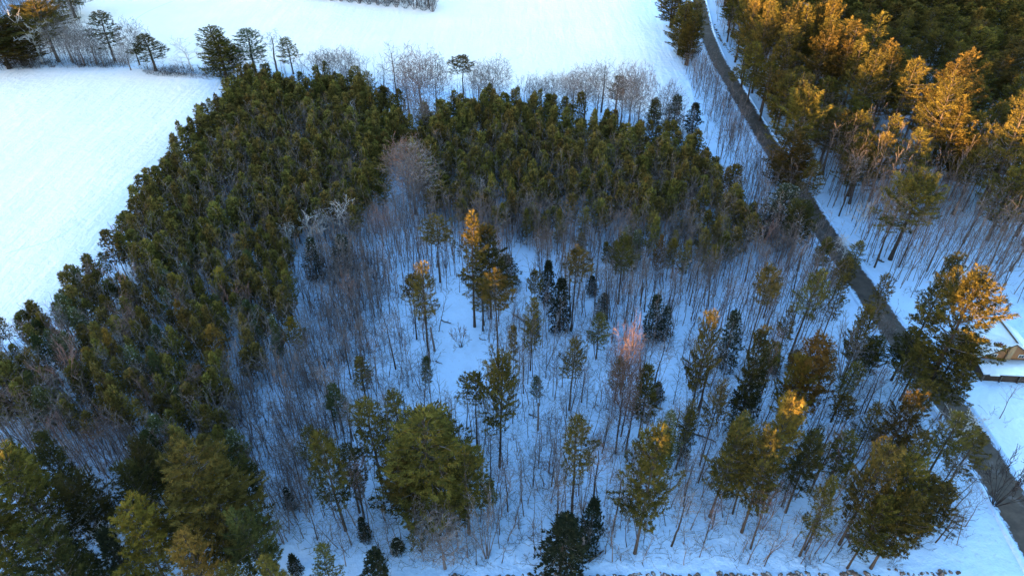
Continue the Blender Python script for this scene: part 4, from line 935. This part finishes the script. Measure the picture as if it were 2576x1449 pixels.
# hedgerow shrubs, far bush island, shrubs with dry leaves
SG = 'low shrubs'
for (a_, b_, t_, w_, l_, kk) in [(425, 188, 165, 60, 'low dark shrub between the shaggy pine and the vine-clad tree', 'shrub'), (465, 190, 160, 50, 'dark shrub at the foot of the vine-clad tree', 'shrub'), (520, 190, 165, 55, 'reddish-dark shrub next to the field corner', 'shrub'),
      (30, 172, 140, 60, 'snowy shrub at the hedgerow corner', 'shrub'), (80, 172, 140, 60, 'second snowy shrub from the hedgerow corner', 'shrub'), (135, 172, 148, 50, 'shrub under the orange topped pine', 'shrub'), (210, 170, 145, 60, 'shrub between the orange topped pine and the lopsided pine', 'shrub'), (265, 170, 150, 40, 'shrub on the near side of the hedgerow gap', 'shrub'),
      (1160, 870, 815, 60, 'small russet-leaved bush in the middle of the clearing', 'shrub_litter'), (930, 885, 845, 55, 'pinkish russet bush in the clearing', 'shrub_litter'), (1510, 1120, 1080, 50, 'russet bush below the pink-glowing tree', 'shrub_litter'), (1735, 965, 900, 50, 'russet-leaved bush in the slope clearing', 'shrub_litter'), (1385, 1190, 1150, 50, 'russet bush before the lower clearing pine', 'shrub_litter'), (1590, 1160, 1120, 40, 'small russet bush by the double-trunk pine', 'shrub_litter'),
      (1320, 610, 585, 50, 'dark fallen thicket at the clearing head', 'shrub'), (2245, 1420, 1400, 50, 'dark brush by the lowest pine group', 'shrub'), (2030, 1420, 1400, 60, 'dark brush under the slope cluster', 'shrub')]:
    N(kk, a_, b_, t_, w_, l_, 'shrub', 'shrub', SG)
IG = 'brush on the far field island'
NTH = ['first', 'second', 'third', 'fourth', 'fifth', 'sixth', 'seventh', 'eighth', 'ninth', 'tenth', 'eleventh', 'twelfth', 'thirteenth', 'fourteenth']
for q in range(14):
    xx = 790+q*23; byy = -2+q*2.6
    N(['shrub', 'clump', 'shrub', 'clump_red'][q % 4], xx, byy, byy-[26, 60, 30, 55][q % 4], 52, NTH[q]+' bush from the low end of the far island, counting towards its tip', 'shrub', 'shrub', IG)
N('mid', 1080, 26, -60, 34, 'brown-green pine at the tip of the far field island')
N('mid', 1050, 18, -70, 40, 'pine second from the tip of the far field island')

# logs, stubs, stone walls
def logmesh(name, l, r, seed, stub=False):
    rs = np.random.RandomState(seed); m = MB()
    pts = np.column_stack([np.linspace(0, l, 8), np.cumsum(rs.normal(0, .05, 8)), np.full(8, r*.8)]) if not stub else wander(rs, 8, l, .05)
    rad = r*(1-np.linspace(0, 1, 8)*(.5 if not stub else .25)); tube(m, pts, rad, 8)
    n = len(pts); m.add(np.concatenate([pts[-1:]+np.array([[0, 0, .25 if stub else 0]]), pts[-1]+np.array([[r*.6*math.cos(a), r*.6*math.sin(a) if stub else 0, 0 if stub else r*.6*math.sin(a)] for a in np.linspace(0, 6.28, 7)])]), [(0, i, i+1) for i in range(1, 7)])
    b = MB()
    k = 6; i_ = rs.randint(1, 7, k); p0 = pts[i_]; d = unit(rs.normal(0, 1, (k, 3))+np.array([0, 0, .6]))
    segs(b, p0, p0+d*rs.uniform(.4, 1.4, (k, 1)), np.full(k, .035), np.full(k, .012))
    return m.mesh(name, M['bark_dark' if not stub else 'bark_grey'], smooth=True), b.mesh(name+'_limb', M['bark_grey'])
for q, (p0, p1, r, l_) in enumerate([((1292, 790), (1345, 822), .22, 'long fallen log between the black spruce and the narrow pine'), ((1110, 803), (1135, 812), .12, 'small fallen log across the upper clearing'), ((1205, 850), (1222, 856), .1, 'short fallen stick beside the second orange-lit pine'), ((1095, 905), (1112, 912), .1, 'short fallen log below the twin-trunked pine'),
        ((1740, 1088), (1800, 1110), .16, 'thin fallen trunk across the slope clearing'), ((1480, 1412), (1515, 1380), .2, 'snowy leaning log beside the broken stub'), ((1330, 1040), (1352, 1046), .12, 'fallen branch in the lower clearing'), ((2205, 655), (2222, 662), .25, 'dark stump-like log on the snow across the road')]):
    a, b = np.array(at(*p0)), np.array(at(*p1)); l = float(np.linalg.norm(b-a)); me, lm = logmesh('fallen_log', l, r, 800+q)
    o = bpy.data.objects.new('fallen_log', me); COL.objects.link(o); o.location = (a[0], a[1], gz(*a)); o.rotation_euler = (0, 0, math.atan2(b[1]-a[1], b[0]-a[0])); tag(o, l_, 'log')
    c = bpy.data.objects.new('limb', lm); COL.objects.link(c); c.parent = o
for q, (p0, t_, r, l_) in enumerate([((1462, 1408), 1345, .28, 'broken tree stub near the stone wall'), ((1093, 880), 818, .2, 'tall broken stub beside the twin-trunked pine'), ((1078, 925), 880, .2, 'broken stub standing over a small young pine'), ((1353, 1080), 1010, .16, 'thin broken snag in the lower clearing')]):
    a = at(*p0); me, lm = logmesh('snag', h_from(a[1], t_), r, 830+q, True)
    o = bpy.data.objects.new('snag', me); COL.objects.link(o); o.location = (a[0], a[1], gz(*a)-.1); tag(o, l_, 'tree stub')
    c = bpy.data.objects.new('limb', lm); COL.objects.link(c); c.parent = o
def stone_wall(px, label, w=1.1, hgt=.7, dens=5.0, seed=1):
    rs = np.random.RandomState(seed); p = np.array([at(*q) for q in px]); s_ = np.concatenate([[0], np.cumsum(np.linalg.norm(np.diff(p, axis=0), axis=1))])
    n = int(s_[-1]*dens); m = MB()
    ico = []
    for th in (0.0, .5, 1.0):
        pass
    for _ in range(n):
        u = rs.uniform(0, s_[-1]); x = np.interp(u, s_, p[:, 0])+rs.normal(0, w*.35); y = np.interp(u, s_, p[:, 1])+rs.normal(0, w*.35)
        r = rs.uniform(.1, .26)+.22*rs.rand()**3; z = gz(x, y)+rs.uniform(-.25, hgt)*.6
        k, j = 6, 4; V = [(0, 0, -1)]
        for b in range(1, j):
            f_ = -1+2*b/j
            for a in range(k): an = a*6.283/k; q = math.sqrt(1-f_*f_); V.append((math.cos(an)*q, math.sin(an)*q, f_))
        V.append((0, 0, 1)); V = np.array(V)*rs.uniform(.75, 1.2, (len(V), 1))*np.array([r*rs.uniform(.8, 1.5), r, r*rs.uniform(.5, .8)])
        a = rs.uniform(0, 3.14); V = np.column_stack([V[:, 0]*math.cos(a)-V[:, 1]*math.sin(a), V[:, 0]*math.sin(a)+V[:, 1]*math.cos(a), V[:, 2]])+np.array([x, y, z])
        f3 = [(0, 1+(i+1) % k, 1+i) for i in range(k)]+[(len(V)-1, 1+(j-2)*k+i, 1+(j-2)*k+(i+1) % k) for i in range(k)]
        f4 = [(1+b*k+i, 1+b*k+(i+1) % k, 1+(b+1)*k+(i+1) % k, 1+(b+1)*k+i) for b in range(j-2) for i in range(k)]
        m.add(V, f3, f4)
    o = bpy.data.objects.new('stone_wall', m.mesh('stone_wall', M['stone'])); COL.objects.link(o); tag(o, label, 'stone wall'); return o
stone_wall([(1120, 1455), (1500, 1452), (1720, 1448), (1900, 1453), (2100, 1449), (2280, 1444), (2430, 1437)], 'tumbled snow-capped stone wall running along the bottom edge', .7, .25, 4.5, seed=3)
stone_wall([(2120, 1345), (2190, 1375), (2225, 1400)], 'short scatter of wall stones below the lowest pine group', .9, .3, 3.0, 4)
stone_wall([(1790, 60), (1822, 115), (1870, 170), (1925, 240), (1960, 300)], 'low stone wall between the upper road and the tall pine wood', 1.0, .4, 2.2, 5)

# ------------------------------------------------------------------ house at the frame edge
def box(mb, x0, x1, y0, y1, z0, z1):
    v = [(x0, y0, z0), (x1, y0, z0), (x1, y1, z0), (x0, y1, z0), (x0, y0, z1), (x1, y0, z1), (x1, y1, z1), (x0, y1, z1)]
    mb.add(v, None, [(0, 3, 2, 1), (4, 5, 6, 7), (0, 1, 5, 4), (1, 2, 6, 5), (2, 3, 7, 6), (3, 0, 4, 7)])
house = bpy.data.objects.new('house', None); COL.objects.link(house)
tag(house, 'brown board house with snowy gable roof behind the orange-topped pine', 'house')
HZ = 6.6; hx, hy = at(2558, 866, HZ); house.location = (hx, hy, 0); house.rotation_euler = (0, 0, R(-4))
def part(name, mb, mat, parent=house, smooth=False):
    o = bpy.data.objects.new(name, mb.mesh(name, M[mat], smooth=smooth)); COL.objects.link(o); o.parent = parent; return o
HW, HL, EZ = 4.3, 6.6, 3.7
m = MB(); e = EZ
m.add([(-HW+.4, .35, -.3), (HW-.4, .35, -.3), (HW-.4, .35, e+.25), (0, .35, HZ-.12), (-HW+.4, .35, e+.25), (-HW+.4, HL, -.3), (HW-.4, HL, -.3), (HW-.4, HL, e+.25), (0, HL, HZ-.12), (-HW+.4, HL, e+.25)],
      [(2, 3, 4), (7, 9, 8)], [(0, 1, 2, 4), (5, 9, 7, 6), (0, 4, 9, 5), (1, 6, 7, 2)]); wall = part('wall', m, 'wood_wall')
for sg in (-1, 1):
    m = MB(); ex_ = sg*(HW+.5); ez = e-.38; t = .28
    m.add([(0, -.1, HZ), (ex_, -.1, ez), (ex_, HL+.4, ez), (0, HL+.4, HZ), (0, -.1, HZ+t), (ex_, -.1, ez+t), (ex_, HL+.4, ez+t), (0, HL+.4, HZ+t)], None,
          [(0, 1, 2, 3), (4, 7, 6, 5), (0, 4, 5, 1), (1, 5, 6, 2), (2, 6, 7, 3), (3, 7, 4, 0)]); rf = part('roof', m, 'snow_clean')
    m = MB(); m.add([(0, -.13, HZ-.2), (ex_*1.01, -.13, ez-.2), (ex_*1.01, -.13, ez+.04), (0, -.13, HZ+.04), (0, -.09, HZ-.2), (ex_*1.01, -.09, ez-.2), (ex_*1.01, -.09, ez+.04), (0, -.09, HZ+.04)], None,
          [(0, 1, 2, 3), (4, 7, 6, 5), (0, 4, 5, 1), (1, 5, 6, 2), (2, 6, 7, 3), (3, 7, 4, 0)]); part('fascia', m, 'trim', rf)
m = MB(); box(m, -.5, .35, -.02, .34, 2.9, HZ-.35); part('chimney', m, 'chimney')
for wx in (-2.6, 1.6):
    m = MB(); box(m, wx, wx+.9, .29, .348, 3.45, 4.15); f_ = part('window', m, 'white'); m = MB(); box(m, wx+.08, wx+.42, .27, .288, 3.53, 4.07); box(m, wx+.48, wx+.82, .27, .288, 3.53, 4.07); part('pane', m, 'glass', f_)
m = MB(); m.add([(-HW-.5, .1, 2.95), (HW+.5, .1, 2.95), (HW+.5, -2.6, 2.15), (-HW-.2, -2.6, 2.15), (-HW-.5, .1, 3.2), (HW+.5, .1, 3.2), (HW+.5, -2.6, 2.42), (-HW-.2, -2.6, 2.42)], None, [(0, 3, 2, 1), (4, 5, 6, 7), (0, 1, 5, 4), (1, 2, 6, 5), (2, 3, 7, 6), (3, 0, 4, 7)]); part('porch_roof', m, 'snow_clean')
m = MB(); m.add([(-3.6, -2.9, 2.2), (-2.1, -2.9, 2.2), (-2.85, -2.9, 2.85), (-2.85, -.9, 2.95), (-3.6, -2.3, 2.5), (-2.1, -2.3, 2.5)], [(0, 1, 2)], [(0, 2, 3, 4), (1, 5, 3, 2)]); part('porch_gable', m, 'snow_clean')
m = MB(); box(m, -HW+.1, HW, -2.2, .3, -.3, 2.12); part('porch_wall', m, 'wood_dark')
for px_ in (-4.2, -1.4, 1.4, 4.2):
    m = MB(); box(m, px_, px_+.18, -2.45, -2.25, -.3, 2.12); part('porch_post', m, 'trim')
# star-shaped red ornament on the roof slope
m = MB(); V = []; nst = 8
for zz in (0, .14):
    for a in range(16):
        r_ = .62 if a % 2 == 0 else .22; V.append((r_*math.cos(a*.3927), r_*math.sin(a*.3927), zz))
V += [(0, 0, .3)]
m.add(V, [(16+a, 16+(a+1) % 16, 32) for a in range(16)], [(a, (a+1) % 16, 16+(a+1) % 16, 16+a) for a in range(16)])
orn = part('roof_ornament', m, 'red'); orn.location = (-1.9, .7, HZ-.9); orn.rotation_euler = (0, -R(31), 0)
tag(bpy.data.objects['roof_ornament'], 'dark red star on the snowy roof slope', 'ornament')
del orn['category']
m = MB(); box(m, -.14, .14, 0.0, HL, -.05, .02)
rg = part('ridge_cap', m, 'trim'); rg.location = (0, -.05, HZ+.30)

# ------------------------------------------------------------------ labels of the massed trees, from where each one stands
ORD = ['first', 'second', 'third', 'fourth', 'fifth', 'sixth', 'seventh', 'eighth', 'ninth', 'tenth', 'eleventh', 'twelfth', 'thirteenth', 'fourteenth', 'fifteenth', 'sixteenth', 'seventeenth', 'eighteenth', 'nineteenth', 'twentieth']
FL = [('upper stone wall', *at(1925, 240)), ('pine wood corner nearest the house', *at(2500, 560)), ('crook of the forest edge', *at(2110, 330)), ('topmost bend of the road', *at(1800, 60)), ('pine wood heart', *at(2300, 230)), ('deep pine wood end', *at(2500, 250)), ('far pine wood brim', *at(2150, 60)), ('remotest pine wood corner', *at(2450, 60))]
buckets = {}
for (name, x, y, o) in THINGS:
    if 'label' in o: continue
    L = FL+LAND if o['category'] == 'pine tree' else LAND+FL[:4]
    best = min(L, key=lambda l: (l[1]-x)**2+(l[2]-y)**2); dx, dy = x-best[1], y-best[2]
    if abs(dx) > abs(dy): dr = ('on the road side of' if (x < 60) else 'on the house side of') if dx > 0 else 'on the field side of'
    else: dr = 'beyond' if dy > 0 else 'in front of'
    buckets.setdefault((o['category'], o['_look'], dr, best[0]), []).append((math.hypot(dx, dy), o))
NM = {'young pine': 'young pine', 'pine tree': 'forest pine', 'bare tree': 'bare tree'}
for (cat, look, dr, lm), v in buckets.items():
    v.sort(key=lambda t: t[0])
    for i, (_, o) in enumerate(v):
        lead = (ORD[i] if i < 20 else 'twenty-'+ORD[i-20] if i < 29 else 'thirty-'+ORD[i-29]) + ' ' if len(v) > 1 else ''
        lb = f"{lead}{look} {NM[cat]} {dr} the {lm}"
        o['label'] = lb if len(lb.replace('-', ' ').split()) <= 16 else lb.replace('on the field side of', 'fieldward of').replace('on the road side of', 'roadward of').replace('in front of', 'before')
for (_, _, _, o) in THINGS:
    if '_look' in o: del o['_look']
print('things', len(THINGS), 'objects', len(S.objects))
for (_, _, _, o) in THINGS:
    if len(o['label'].split()) > 16: print('LONG', o['label'])
